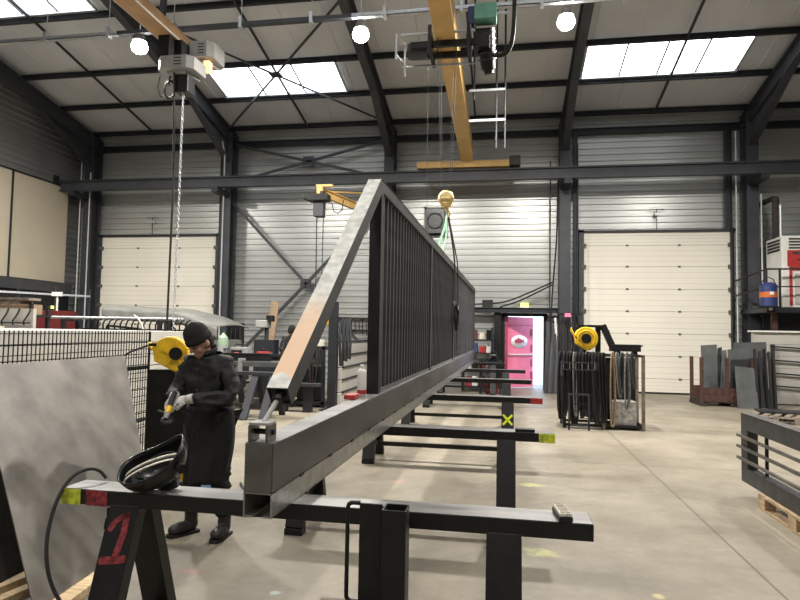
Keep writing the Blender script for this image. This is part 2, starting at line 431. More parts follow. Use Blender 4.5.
# skylights between purlins
def skylight(x0, x1, y0, y1, n, idx):
    z0, z1 = roofz(y0)-.03, roofz(y1)-.03
    g = MB().add([(x0,y0,z0),(x1,y0,z0),(x1,y1,z1),(x0,y1,z1),(x0,y0,z0+.02),(x1,y0,z0+.02),(x1,y1,z1+.02),(x0,y1,z1+.02)],
                 [(0,3,2,1),(4,5,6,7),(0,1,5,4),(1,2,6,5),(2,3,7,6),(3,0,4,7)])
    root = struct(g.obj('window_%d' % idx, 'skylight_glow'))
    b = MB()
    for j in range(1, n):
        x = x0+(x1-x0)*j/n; b.bar((x,y0,z0-.022),(x,y1,z1-.022),.035,.035)
    b.obj('glazing_bar', 'structure_face', root)
    f = MB().bar((x0-.03,y0,z0-.02),(x0-.03,y1,z1-.02),.06,.05).bar((x1+.03,y0,z0-.02),(x1+.03,y1,z1-.02),.06,.05)
    f.bar((x0-.06,y0,z0-.03),(x1+.06,y0,z0-.03),.06,.05).bar((x0-.06,y1,z1-.04),(x1+.06,y1,z1-.04),.09,.06)
    f.obj('flashing', 'galvanised', root)
skylight(1.95, 5.62, 14.50, 15.80, 4, 1)
skylight(-7.85, -4.35, 14.50, 15.80, 3, 2)
skylight(-13.2, -9.45, 10.72, 12.18, 4, 3)
skylight(-9.0, -3.6, 3.0+2.6, 7.0, 4, 4)  # this skylight and those below are unseen, added for extra light
skylight(-3.1, 1.4, 5.6, 7.0, 4, 5)
skylight(2.0, 6.4, 5.6, 7.0, 4, 6)
skylight(-8.0, -3.6, -2.0, -.6, 4, 7)
skylight(2.0, 6.4, -2.0, -.6, 4, 8)
# portal frames: column + haunch + rafter, one thing each
names = ['corner by the beige cladding panels', 'between the left cream door and the braced bay', 'behind the near end of the gate', 'just right of the open pink door', 'right of the large cream door', 'far right, outside the view']
wh = ['leftmost dark steel portal frame at the corner of the hall', 'dark steel portal frame with white conduit right of the left cream door', 'dark steel portal frame rising behind the high corner of the gate',
      'dark steel portal frame between the open pink door and the right cream door', 'dark steel portal frame on the right of the right cream door', 'dark steel portal frame on the far right beside the right wall']
for x, lab in zip(bays[1:], wh):
    root = thing('portal_frame', lab, 'steel frame', (x, 17.4, 0), 0, 'portal frames of the hall')
    MB().ibeam((x,17.4,0),(x,17.4,7.7),.30,.45,.025,up=(0,1,0)).obj('column', 'structure_face', root, True)
    zz = lambda y: roofz(y)-.19-.22
    MB().ibeam((x,17.6,zz(17.6)),(x,4.3,zz(4.3)),.20,.44,.02).obj('rafter', 'structure_face', root, True)
    h = MB().prism([(17.2,zz(17.2)-.2),(17.2,zz(17.2)-.85),(14.9,zz(14.9)-.2)], 'x', x-.01, x+.01)
    h.bar((x,17.2,zz(17.2)-.85),(x,14.9,zz(14.9)-.22),.20,.02); h.obj('haunch', 'structure_face', root, True)
    MB().ibeam((x,4.3,zz(4.3)),(x,YF+.2,zz(YF+.2)),.20,.44,.02).obj('rear_rafter', 'structure_face', root, True)
    MB().ibeam((x,YF+.35,0),(x,YF+.35,7.6),.30,.45,.025,up=(0,1,0)).obj('rear_column', 'structure_face', root, True)
    MB().box((x-.22,17.1,0),(x+.22,17.7,.025)).obj('base_plate', 'structure_steel', root, True)
# eaves beam
single(MB().ibeam((XL,17.62,7.42),(XR,17.62,7.42),.14,.18,.015), 'eaves_beam', 'structure_steel', 'dark eaves beam along the top of the back wall', 'beam')
# bracing
def bracing(lab, pts, plate, r=.035, name='wind_brace'):
    root = thing(name, lab, 'bracing', pts[0][0])
    for p, q in pts: MB().bar(p, q, r*2, r*2, (0,1,0)).obj('diagonal', 'structure_face', root, True)
    c = V(plate); MB().cbox(c, (.34,.03,.30) if name == 'wind_brace' else (.3,.3,.03)).obj('gusset_plate', 'structure_face', root, True)
ym = 17.45
bracing('crossed dark bracing bars high up in the braced bay above the runway', [((-8.3,ym,7.35),(-3.55,ym,6.2)),((-8.3,ym,6.2),(-3.55,ym,7.35))], (-5.95,ym,6.78))
bracing('large crossed dark bracing bars below the runway left of the gate', [((-8.35,ym,5.5),(-3.5,ym,.5)),((-8.35,ym,.5),(-3.5,ym,5.5))], (-5.93,ym,3.0), .04)
def rz(y): return roofz(y)-.25
bracing('crossed roof bracing passing under the middle skylight', [((-8.4,12.2,rz(12.2)),(-3.5,17.1,rz(17.1))),((-8.4,17.1,rz(17.1)),(-3.5,12.2,rz(12.2)))], (-5.95,14.65,rz(14.65)), .022, 'roof_brace')
for x, lab in ((-11.1,'thin dark sag bar under the left roof bay'),(-5.95,'thin dark sag bar crossing under the middle skylight'),(-.85,'thin dark sag bar in the roof bay behind the crane bridge'),(4.1,'thin dark sag bar crossing under the right skylight')):
    single(MB().bar((x,17.3,rz(17.3)+.08),(x,10.7,rz(10.7)+.08),.05,.05), 'sag_bar', 'structure_steel', lab, 'bracing', 'sag bars under the purlins')
# crane runway beam on brackets
rb = thing('crane_runway', 'long dark crane runway beam crossing the whole back of the hall', 'crane rail', (0,16.5,5.75))
MB().ibeam((-13.85,16.5,5.94),(XR,16.5,5.94),.20,.30,.02).obj('girder', 'structure_face', rb, True)
MB().box((-13.85,16.475,6.09),(XR,16.525,6.13)).obj('rail', 'structure_steel', rb, True)
MB().box((-13.88,16.38,5.76),(-13.85,16.62,6.3)).obj('end_stop', 'structure_steel', rb, True)
for x in bays[1:]:
    MB().box((x-.1,16.4,5.65),(x+.1,17.2,5.79)).obj('bracket', 'structure_steel', rb, True)
# second runway near the camera side is out of view; bridge rests on rear one
rb2 = thing('crane_runway', 'crane runway beam behind the camera carrying the other end of the bridge', 'crane rail', (0,-7.6,5.75))
MB().ibeam((-13.85,-7.6,5.94),(XR,-7.6,5.94),.20,.30,.02).obj('girder', 'structure_face', rb2, True)
MB().box((-13.85,-7.625,6.09),(XR,-7.575,6.13)).obj('rail', 'structure_steel', rb2, True)
for x in bays[1:]: MB().box((x-.1,-8.5,5.65),(x+.1,-7.5,5.79)).obj('bracket', 'structure_steel', rb2, True)

# ---- sectional doors
def sectional(idx, x0, x1, z1, y, mats_, locks, rows):
    root = struct(MB().box((x0,y-.05,0.03),(x1,y,z1)).obj('door_%d' % idx, mats_))
    sm = MB()
    for z in rows: sm.box((x0,y-.054,z-.006),(x1,y-.049,z+.006))
    # faint intermediate grooves
    sm.obj('panel_joint', 'joint_grey', root)
    g = MB(); zs = [0.03]+list(rows)+[z1]
    for a, b in zip(zs, zs[1:]):
        n = 4
        for j in range(1, n): g.box((x0,y-.0515,a+(b-a)*j/n-.003),(x1,y-.0495,a+(b-a)*j/n+.003))
    g.obj('groove', 'panel_white', root)
    for z in rows:
        for x in locks: MB().box((x-.035,y-.075,z-.022),(x+.035,y-.05,z+.022)).obj('hinge', 'seam_dark', root)
    MB().box((x0,y-.06,0),(x1,y,.05)).obj('bottom_seal', 'black_rubber', root)
    for x, s in ((x0,-1),(x1,1)):
        MB().box((min(x,x+s*.14),y-.12,0),(max(x,x+s*.08),y+.02,z1+.08)).obj('guide_rail', 'structure_face', root)
        for z in rows: MB().box((x-.06,y-.13,z-.05),(x+.06,y-.05,z+.05)).obj('roller_bracket', 'seam_dark', root)
    MB().box((x0-.14,y-.12,z1),(x1+.14,y-.04,z1+.06)).obj('top_rail', 'structure_steel', root)
    return root
yd = YB-.05
sectional(1, 2.24, 6.11, 4.50, yd, 'door_cream', (3.42, 4.80), (.42,1.04,1.66,2.28,2.90,3.53,4.13))
sectional(2, -13.0, -8.98, 4.52, yd, 'door_cream', (-11.7, -10.25), (.45,1.07,1.69,2.30,2.92,3.53,4.15))
# rods above the doors with a small bracket
for x, lab in ((4.2,'thin rod with a small bracket above the right cream door'),(-11.2,'thin rod with a small bracket above the left cream door')):
    t = thing('rod_bracket', lab, 'bracket', (x,yd-.1,4.55))
    MB().cyl((x,yd-.1,4.57),(x,yd-.1,5.15),.014).obj('rod', 'structure_steel', t, True)
    MB().cbox((x,yd-.1,5.0),(.12,.08,.08)).obj('clamp', 'galvanised', t, True)
    MB().box((x-.2,yd-.12,5.12),(x+.2,yd-.08,5.14)).obj('crossbar', 'structure_steel', t, True)

# ---- personnel door, open outwards, pink
fr = struct(MB().box((DX0-.08,YB-.1,0),(DX0+.02,YB+.16,DZ+.05)).box((DX1-.03,YB-.1,0),(DX1+.07,YB+.16,DZ+.05)).box((DX0-.08,YB-.1,DZ),(DX1+.07,YB+.16,DZ+.09)).obj('door_3', 'steel_black'))
dr = thing('door_leaf', 'pink door leaf standing open with a white oval fish badge', 'door', (.10,YB+.12,0), math.radians(38))
MB().box((0,0,.02),(1.0,.05,2.09)).obj('leaf', 'pink', dr)
for z in (.35, .72, 1.15, 1.62): MB().box((.90,-.015,z-.10),(.965,0,z+.12)).obj('hinge_cover', 'pink_dark', dr)
MB().cyl((.03,-.06,.98),(.97,-.06,.98),.022).box((.03,-.06,.95),(.08,0,1.01)).box((.92,-.06,.95),(.97,0,1.01)).obj('push_bar', 'white_paint', dr)
MB().box((.02,-.008,1.84),(.98,0,1.85)).box((.02,-.008,.20),(.98,0,.21)).obj('panel_joint', 'pink_dark', dr)
rb_ = MB().lathe([(0,0),(.32,0),(.32,.008),(0,.008)], n=28, rot=Matrix.Rotation(PI/2,3,'X')); rb_.warp(lambda p: V((p.x*.98+.46, p.y-.004, p.z*.60+1.36)))
bd = rb_.obj('badge', 'logo_white', dr)
fish = MB()
pts = []
for i in range(20):
    a = 2*PI*i/20; pts.append((.16*math.cos(a), .075*math.sin(a)*(1.0 if math.sin(a) > 0 else .8)))
def fz(pl): return [(z+1.37, x+.44) for x, z in pl]
fish.prism(fz(pts), 'y', -.02, -.01)
fish.prism(fz([(.13,0),(.21,.07),(.19,0),(.21,-.07)]), 'y', -.02, -.01)
fish.prism(fz([(-.05,.06),(-.01,.12),(.03,.065)]), 'y', -.02, -.01)
for x in (-.1,-.04,.02,.08): fish.prism(fz([(x-.015,-.03),(x,-.11),(x+.015,-.03)]), 'y', -.02, -.01)
fish.obj('fish_emblem', 'pink_dark', bd)
struct(MB().box((DX0-.5,YB+.14,-.1),(DX1+3.2,YB+9,-.005)).obj('floor_outside', 'panel_white'))
single(MB().box((DX0+.021,YB-.08,0),(DX0+.10,YB+.10,DZ-.002)), 'door_jamb_lining', 'pink_dark', 'dark pink lining on the left side of the open door', 'door lining')
# dark lintel shelf above the door, exit light
single(MB().ibeam((-2.0,17.35,2.26),(1.52,17.35,2.26),.12,.14,.012), 'lintel_beam', 'structure_steel', 'dark horizontal beam running over the open door to the column', 'beam')
ex = thing('exit_light', 'small glowing green-yellow exit light above the pink door', 'light', (.60,17.35,2.33))
MB().box((.46,17.3,2.33),(.72,17.38,2.36)).obj('base', 'white_paint', ex, True)
MB().box((.48,17.3,2.36),(.70,17.36,2.47)).obj('lens', 'exit_glow', ex, True)
ex2 = thing('exit_light', 'small glowing yellow light above the dark red cabinet', 'light', (-11.9,13.0,2.02))

# left wall beige panels, ledge
pb = MB().box((-13.86,10.0,2.95),(-13.70,14.62,5.95)); o = single(pb, 'wall_panel', 'panel_beige', 'beige cladding panel nearest the camera high on the left wall', 'panel', 'beige panels on the left wall')
pb = MB().box((-13.86,14.68,2.95),(-13.70,16.85,5.95)); o = single(pb, 'wall_panel', 'panel_beige', 'beige cladding panel next to the corner column on the left wall', 'panel', 'beige panels on the left wall')
single(MB().box((-13.88,9.5,2.62),(-13.55,17.0,2.92)), 'wall_ledge', 'structure_face', 'dark steel ledge below the beige panels on the left wall', 'ledge')
single(MB().box((-13.88,14.62,2.93),(-13.68,14.68,6.0)).box((-13.88,10,5.95),(-13.68,16.9,6.0)), 'panel_trim', 'structure_steel', 'thin dark trim framing the beige panels', 'trim')
lo = MB().box((-13.88,9.5,0),(-13.8,17.2,2.6)); struct(lo.obj('trim_31', 'structure_steel'))
# conduits
def conduit(pts, lab, r=.02, m='white_conduit'): return single(MB().tube(pts, r, 6), 'conduit', m, lab, 'conduit')
conduit([(-8.43,16.9,0),(-8.43,16.9,6.9),(-8.48,16.8,7.3)], 'white conduit running up the column right of the left cream door')
conduit([(-13.46,17.1,0),(-13.46,17.1,7.1)], 'white conduit up the corner column beside the beige panels')
conduit([(-13.05,17.0,0),(-13.05,17.0,6.5)], 'white conduit just left of the left cream door')
conduit([(2.0,17.1,0),(2.0,17.1,6.9)], 'conduit left of the right cream door', .03, 'structure_steel')
conduit([(6.16,17.3,0),(6.16,17.3,7.2)], 'thin pale conduit right of the right cream door')
conduit([(6.70,17.1,0),(6.70,17.1,5.4)], 'white conduit on the right face of the column by the heater')
conduit([(1.28,17.25,0),(1.28,17.25,6.5)], 'thin dark conduit between the pink door and its column', .018, 'structure_steel')
single(MB().box((5.95,17.45,4.6),(6.05,17.6,7.3)).box((6.10,17.5,0),(6.13,17.6,7.3)), 'wall_post', 'structure_steel', 'slim dark post between the right cream door and the column', 'post')
single(MB().box((1.93,17.45,0),(2.05,17.6,7.3)), 'wall_post', 'structure_steel', 'slim dark post on the left edge of the right cream door', 'post')
single(MB().box((-8.86,17.5,0),(-8.78,17.62,7.3)), 'wall_post', 'structure_steel', 'slim dark post on the right edge of the left cream door', 'post')
# wall fan
f = thing('wall_fan', 'square black louvred fan unit high on the back wall', 'fan', (-2.0,17.5,4.5))
MB().box((-2.30,17.45,4.50),(-1.72,17.72,5.25)).obj('housing', 'black_plastic', f, True, bev=.02)
MB().lathe([(.24,0),(.24,.03),(.20,.03),(.20,0),(.24,0)], (-2.01,17.45,4.87), 24, Matrix.Rotation(PI/2,3,'X'), False).obj('grille_ring', 'structure_face', f, True)
g = MB()
for i in range(7): g.box((-2.22,17.44,4.66+i*.07),(-1.8,17.455,4.675+i*.07))
g.obj('louvre', 'structure_steel', f, True)
MB().bar((-2.2,17.5,4.40),(-1.8,17.5,4.40),.03,.03).bar((-2.2,17.5,4.5),(-2.2,17.5,4.4),.03,.03).bar((-1.8,17.5,4.5),(-1.8,17.5,4.4),.03,.03).obj('bracket', 'structure_face', f, True)
single(MB().box((-2.36,17.6,4.42),(-2.28,17.72,5.33)).box((-1.74,17.6,4.42),(-1.66,17.72,5.33)).box((-2.36,17.6,5.25),(-1.66,17.72,5.33)),'fan_frame','panel_white','pale frame around the louvred wall fan','frame')

# lighting tray and high-bay lamps
TY, TZ = 10.1, 7.15
tr = thing('cable_tray', 'galvanised lighting tray hung across the hall under the roof', 'cable tray', (0,TY,TZ))
MB().box((-13.8,TY-.05,TZ),(-7.3,TY+.05,TZ+.012)).box((-13.8,TY-.05,TZ),(-7.3,TY-.04,TZ+.07)).box((-13.8,TY+.04,TZ),(-7.3,TY+.05,TZ+.07)).obj('left_channel', 'galvanised', tr, True)
MB().box((-7.3,TY-.05,TZ),(-2.7,TY+.05,TZ+.07)).obj('shaded_channel', 'structure_face', tr, True)  # same galvanised tray, its shade put into a dark colour
MB().box((-2.7,TY-.05,TZ),(12,TY+.05,TZ+.012)).box((-2.7,TY-.05,TZ),(12,TY-.04,TZ+.07)).box((-2.7,TY+.04,TZ),(12,TY+.05,TZ+.07)).obj('right_channel', 'galvanised', tr, True)
x = -12.9
while x < 11:
    MB().cyl((x,TY,TZ+.05),(x,TY,roofz(TY)-.0),.008,n=6).cbox((x,TY,TZ+.06),(.06,.13,.2)).obj('hanger', 'galvanised', tr, True); x += 1.35
def lamp(x, y, z, lab, power, hide=False):
    t = thing('high_bay_lamp', lab, 'lamp', (x,y,z), 0, 'high bay lamps' if not hide else 'added fill lamps behind the camera')
    MB().lathe([(.02,.26),(.07,.24),(.09,.17),(.10,.12),(.13,.09),(.13,.07)], (0,0,0), 24).obj('housing', 'galvanised', t)
    MB().ball((0,0,-.03), (.15,.15,.13), 24, 16).obj('lens', 'lamp_glow', t)
    MB().cyl((0,0,.24),(0,0,roofz(y)-z),.009,n=8).obj('suspension_rod', 'galvanised', t)
    l = bpy.data.lights.new('lamp_light', 'AREA'); l.shape = 'DISK'; l.size = .34; l.energy = power; l.color = (1, .955, .88)
    lo_ = bpy.data.objects.new('lamp_light', l); C.objects.link(lo_); lo_.location = (x,y,z-.175)
P0 = LAMP
lamp(-6.91,10.2,6.98,'glowing round high-bay lamp left of the grey chain hoist beam',P0)
lamp(-2.59,10.32,6.98,'glowing round high-bay lamp between the two cranes, middle of three',P0)
lamp(1.02,10.36,6.98,'glowing round high-bay lamp right of the crane bridge, rightmost of three',P0*1.25)
for x in (-11.5, 5.6): lamp(x,10.3,7.0,'added high-bay fill lamp at the side of the hall outside the view',P0*.8)  # lamps out of view, added for fill light
for x in (-10.5,-6,-2,2.5,6.5): lamp(x,1.5,7.3,'added high-bay fill lamp above and behind the camera',P0*.22,True)  # unseen lamps added as brightness fill
for x in (-9,-3,4): lamp(x,-4,7.0,'added high-bay fill lamp at the rear of the hall behind the camera',P0*.2,True)  # more unseen lamps added to fill the rear with light
# daylight
wd = bpy.data.worlds.new('sky'); sc.world = wd; wd.use_nodes = True
bg = wd.node_tree.nodes['Background']; bg.inputs[0].default_value = (.60, .78, 1.0, 1); bg.inputs[1].default_value = 3.6
# ================================================================== GATE
GY0, GL, ZT = 2.36, 14.0, .83
gate = thing('sliding_gate', 'long dark steel cantilever gate lying along the row of trestles', 'gate', (-.985, GY0, ZT), -math.atan(.0148))
# local: y along, x right, z from the trestle tops; beam .30 high
H0 = .10; HB = .30
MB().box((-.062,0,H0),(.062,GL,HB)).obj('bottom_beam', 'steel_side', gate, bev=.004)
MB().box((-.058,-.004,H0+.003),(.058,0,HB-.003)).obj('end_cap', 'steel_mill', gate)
MB().box((-.060,.01,HB),(.060,GL,HB+.0015)).obj('beam_top', 'steel_lit_worn', gate)
t_ = .006
rl = MB().box((-.062,0,H0-t_),(.062,GL,H0)).box((-.062,0,0),(-.062+t_,GL,H0)).box((.062-t_,0,0),(.062,GL,H0)).box((-.062,0,0),(-.022,GL,t_)).box((.022,0,0),(.062,GL,t_))
rail = rl.obj('guide_rail', 'steel_bright', gate)
wl = MB()
y = .35
while y < GL:
    wl.cbox((.064,y,H0),(.006,.05,.012)); y += .45
wl.obj('weld_bead', 'steel_black', rail)
gy = lambda Y: Y-GY0
# uprights, infill bars, top rail
TOP = 1.92    # above trestle tops -> z 2.75
posts = [gy(4.45)+k*2.88 for k in range(5)]
for k, y in enumerate(posts):
    MB().box((-.05,y-.045,HB),(.04,y+.045,TOP-.08)).obj('post', 'steel_black' if k == 0 else 'gate_dark', gate, bev=.003)
MB().box((-.05,posts[0]-.09,TOP-.09),(.04,posts[-1]+.045,TOP)).obj('top_rail', 'gate_dark', gate, bev=.004)
MB().box((-.055,posts[0]-.09,TOP),(.045,posts[-1]+.045,TOP+.002)).obj('top_rail_face', 'steel_mill', gate)
MB().box((-.04,posts[0],HB),(.03,posts[-1],HB+.03)).obj('lower_rail', 'steel_mill', gate)
bars = []
for a, b in zip(posts, posts[1:]):
    n = 20
    for j in range(1, n):
        y = a+(b-a)*j/n
        if not bars: bars.append(MB().box((-.02,-.016,HB+.03),(.022,.016,TOP-.09)).obj('infill_bar', 'gate_dark', gate, bev=.003)); bars[0].location.y = y
        else:
            c = bars[0].copy(); C.objects.link(c); c.location.y = y
            bars.append(c)
# raking brace with adjusting rod and clevis
b0, b1 = V((-.005, gy(2.58), 1.30-ZT)), V((-.005, posts[0]-.05, TOP-.045))
dr_ = (b1-b0).normalized()
br = MB().hollow(b0, b1, .10, .10, .006).obj('raking_brace', 'gate_dark', gate)
nrm = V((1,0,0)).cross(dr_); nrm = nrm if nrm.z > 0 else -nrm
MB().bar(b0+nrm*.0505, b1+nrm*.0505, .098, .003, nrm).obj('upper_face', 'brace_face', br)
MB().bar(b0+dr_*.01, b0+dr_*.02, .088, .088, nrm).obj('end_plate', 'steel_black', br)
MB().cyl(b0+dr_*.02, b0-dr_*.035, .03, n=6).obj('hex_nut', 'steel_black', br)
MB().cyl(b0, V((-.012, gy(2.43), HB+.075)), .011, n=12).obj('threaded_rod', 'hoist_white', gate)
cl = MB().box((-.056,.012,HB),(-.044,.105,HB+.070)).obj('clevis_cheek', 'steel_mill', gate, bev=.002); MB().box((.020,.012,HB),(.032,.105,HB+.070)).obj('clevis_cheek', 'steel_mill', gate, bev=.002)
MB().box((-.056,.016,HB+.0705),(.032,.10,HB+.082)).obj('clevis_block', 'hoist_white', cl, bev=.002)
MB().cyl((-.066,.06,HB+.04),(.044,.06,HB+.04),.012,n=12).obj('clevis_pin', 'steel_black', cl)
# seam and red tape on beam
MB().box((.0622,3.0,H0+.004),(.0632,3.01,HB-.004)).obj('weld_seam', 'steel_mill', gate)
s = thing('spray_can', 'white and red spray can standing on the gate beam at the first post', 'spray can', (-1.005, 4.26, 1.1345))
MB().lathe([(.001,0),(.031,0),(.033,.004),(.033,.165),(.030,.178),(.016,.192),(.001,.193)], (0,0,0), 20).obj('can', 'white_paint', s)
MB().lathe([(.001,.190),(.014,.190),(.013,.222),(.001,.224)], (0,0,0), 16).obj('cap', 'white_paint', s)
MB().lathe([(.0335,.01),(.0335,.04)], (0,0,0), 20, cap=False).obj('band', 'red_paint', s)
single(MB().box((-.06,-.01,0),(.015,.13,.032)).warp(lambda p: V((p.x-1.0, p.y+3.98, p.z+1.1335))), 'small_box', 'red_paint', 'small red box lying on the gate beam beside the spray can', 'box', bev=.004)

# ================================================================== TRESTLES
def trestle(yc, x0, x1, label, legx, end=None, num=False, cross=False, stretcher=True, bw=.16, bh=.07, splay=.30, vis_end=True):
    t = thing('trestle', label, 'trestle', (0,yc,0), 0, 'steel trestles under the gate')
    z1 = ZT-.0005; z0 = z1-bh
    MB().box((x0,-bw/2,z0),(x1,bw/2,z1)).obj('top_beam', 'steel_black', t, bev=.004)
    MB().box((x0+.004,-bw/2+.004,z1),(x1-.004,bw/2-.004,z1+.0008)).obj('lit_worn_top', 'steel_lit_worn', t)  # thin skin painted paler because the beam top is lit
    legs = []
    for lx in legx:
        for s_ in (-1, 1):
            p, q = V((lx, s_*.05, z0-.002)), V((lx, s_*splay, .045))
            m = MB().bar(p, q, .145, .07, (0,1,0)) if True else 0
            m.box((lx-.0725, s_*splay-.05, 0),(lx+.0725, s_*splay+.05,.05))
            legs.append(m.obj('leg', 'steel_black', t, bev=.003))
        MB().bar((lx,-splay*.80,.17),(lx,splay*.80,.17),.04,.04).obj('cross_tie', 'steel_black', t)
    if stretcher: MB().bar((legx[0]+.07,0,.19),(legx[1]-.07,0,.19),.05,.05).obj('stretcher', 'steel_black', t)
    if end:
        for mname, a, b in end: MB().box((a,-bw/2-.002,z0-.002),(b,bw/2+.002,z1+.0015) if False else (b,-bw/2,z1-.001)).obj('painted_end', mname, t)
        if end[0][1] > 0: MB().box((x1-.001,-bw/2+.002,z0+.002),(x1+.002,bw/2-.002,z1-.002)).obj('painted_end', end[0][0], t)
    if num:
        # brushed red 1 on the front leg
        p, q = V((legx[0], -.05, z0)), V((legx[0], -splay, .045)); d = (q-p).normalized(); n = V((1,0,0)).cross(d); n = -n if n.y > 0 else n
        R_ = Matrix((V((1,0,0)), -d, n)).transposed()
        m = MB(); random.seed(3)
        def stroke(pts, w):
            for i in range(len(pts)-1):
                a, b = V((*pts[i],.0)), V((*pts[i+1],.0)); m.cyl(a-V((0,0,.0005)), a+V((0,0,.0012)), w*.52, n=14); dd = (b-a).normalized(); s2 = V((-dd.y,dd.x,0))*w/2
                m.add([a-s2, b-s2, b+s2, a+s2, a-s2+V((0,0,.001)), b-s2+V((0,0,.001)), b+s2+V((0,0,.001)), a+s2+V((0,0,.001))], [(4,5,6,7),(0,1,5,4),(1,2,6,5),(2,3,7,6),(3,0,4,7)])
            a = V((*pts[-1],0)); m.cyl(a-V((0,0,.0005)), a+V((0,0,.0012)), w*.52, n=14)
        stroke([(-.042,-.105),(-.025,-.075),(.000,-.055),(.026,-.045)], .026); stroke([(.028,-.048),(.030,-.12),(.012,-.225)], .032); stroke([(-.046,-.242),(.005,-.236),(.052,-.228)], .034)
        m.v = [p + R_ @ V(v) + n*.036 for v in m.v]
        m.obj('painted_number', 'spray_red', t)
    if cross:
        lx = legx[1]; p, q = V((lx, -.05, z0)), V((lx, -splay, .045)); d = (q-p).normalized(); n = V((1,0,0)).cross(d); n = -n if n.y > 0 else n
        c = p + d*.215 + n*.037; m = MB()
        m.bar(c+V((-.055,0,0))-d*.06, c+V((.055,0,0))+d*.06, .026,.002, n); m.bar(c+V((.055,0,0))-d*.06, c+V((-.055,0,0))+d*.06, .026,.002, n)
        m.obj('painted_cross', 'x_yellow', t)
    return t
T1Y = 2.665
trestle(T1Y, -2.06, .37, 'nearest black steel trestle with a red brushed number one on its leg', (-1.73,.01), [('spray_red',-1.93,-1.82),('spray_yellow',-2.062,-1.96)], num=True, bw=.165)
trestle(4.90, -1.72, .40, 'second trestle from the camera with a yellow-green end and a small dark block', (-1.60,.03), [('spray_yellow',.28,.40)])
trestle(7.50, -1.70, .47, 'third trestle with a red end and a yellow cross on its leg', (-1.60,.06), [('red_paint',.33,.47)], cross=True)
trestle(10.30, -1.70, .47, 'fourth trestle from the camera, with a bare dark end', (-1.60,.06))
trestle(13.05, -1.70, .47, 'fifth trestle from the camera, in front of the pink door', (-1.60,.06))
trestle(15.85, -1.70, .05, 'farthest trestle, under the far end of the gate', (-1.60,-.25))
single(MB().box((.10,4.83,ZT+.001),(.25,4.91,ZT+.025)), 'metal_block', 'steel_black', 'small flat black block on the second trestle near its yellow-green end', 'block', bev=.003)
k_ = thing('pallet_block', 'small metal block with a wooden label strip on the right end of the nearest trestle', 'block', (.252,T1Y-.01,ZT+.0005), .12)
MB().box((-.028,-.075,0),(.028,.075,.022)).obj('block', 'steel_black', k_, bev=.003)
MB().box((-.024,-.07,.022),(.024,.07,.036)).obj('top_strip', 'label_paper', k_, bev=.002)
g_ = MB()
for j in range(7): g_.box((-.02,-.062+j*.02,.036),(.02,-.055+j*.02,.038))
g_.obj('cleat', 'grey_wood', k_)

# near bracket: square tube post, plate with handle slot, base plate
bk = thing('guide_bracket', 'black steel guide bracket of square tube and slotted plate in front of the nearest trestle', 'bracket', (-.468,2.42,.478), math.radians(0))
MB().box((-.16,-.08,-.008),(.12,.10,0)).obj('base_plate', 'steel_mill', bk, bev=.002)
MB().hollow((.048,0,.0),(.048,0,.415),.098,.098,.006,up=(0,1,0)).obj('square_post', 'steel_black', bk, bev=.002)
MB().box((-.102,.0,0),(-.010,.012,.422)).box((-.010,-.002,0),(-.002,.016,.415)).obj('plate', 'steel_black', bk, bev=.002)
lp = MB(); pts = [(-.085,.375-.008)] 
cc = []
for k in range(7):
    a = PI/2+PI/2*k/6; cc.append((-.130+.022*math.cos(a), .399+.022*math.sin(a)))
for k in range(7):
    a = PI+PI/2*k/6; cc.append((-.130+.022*math.cos(a), .05+.022*math.sin(a)))
path = [(-.10,.421)]+cc+[(-.10,.028)]
lp.tube([(x,.006,z) for x, z in path], .009, 8); lp.obj('bent_handle', 'steel_black', bk)
MB().cyl((-.11,-.03,0),(-.11,-.03,.012),.012,n=6).cyl((.095,-.03,0),(.095,-.03,.012),.012,n=6).obj('bolt', 'steel_bright', bk)
st = thing('work_stool', 'dark steel work stool under the guide bracket at the bottom edge', 'stool', (-.5,2.38,0))
MB().box((-.75,2.22,.43),(-.25,2.52,.4695)).obj('seat', 'grey_wood', st, True)
for x in (-.72,-.28):
    for y in (2.25,2.49): MB().box((x-.02,y-.02,0),(x+.02,y+.02,.43)).obj('leg', 'steel_black', st, True)

# welding helmet on the near trestle: a bowl-like shell lying on its face, opening up towards the left
hm = thing('welding_helmet', 'black welding helmet lying on the nearest trestle beside the worker', 'helmet', (-1.615,T1Y-.05,ZT+.002), math.radians(0))
Rh = Matrix.Rotation(math.radians(10),3,'Z') @ Matrix.Rotation(math.radians(-23),3,'Y') @ Matrix.Rotation(math.radians(30),3,'X')
def shell(u, v):
    # v 0 at the bottom of the bowl, 1 at the rim; u around
    a = 2*PI*u; k = math.sin(v*PI/2*.98); ca, sa = math.cos(a), math.sin(a)
    e = .72; x = .165*k*math.copysign(abs(ca)**e, ca); y = .115*k*math.copysign(abs(sa)**e, sa)
    if x > 0: x *= 1.0
    z = -.135*math.cos(v*PI/2*.98)**.75 + .02*ca*ca*v + (.025*max(0, ca)*v)
    return V((x, y, z))
sh = MB().grid(shell, 48, 16)
def put(m): m.v = [Rh @ V(p) for p in m.v]; return m
put(sh); zmin = min(p.z for p in sh.v); off = V((0,0,zmin-.002))
def down(m): m.v = [p-off for p in m.v]; return m
down(sh).obj('shell', 'black_plastic', hm, solid=.004)
rm = MB().tube([shell(j/40, 1) for j in range(40)], .004, 6, closed=True); down(put(rm)).obj('rim', 'black_plastic', hm)
vz = MB().cbox((-.01,0,-.150),(.13,.12,.016)); down(put(vz)).obj('visor', 'dull_glass', hm, bev=.004)
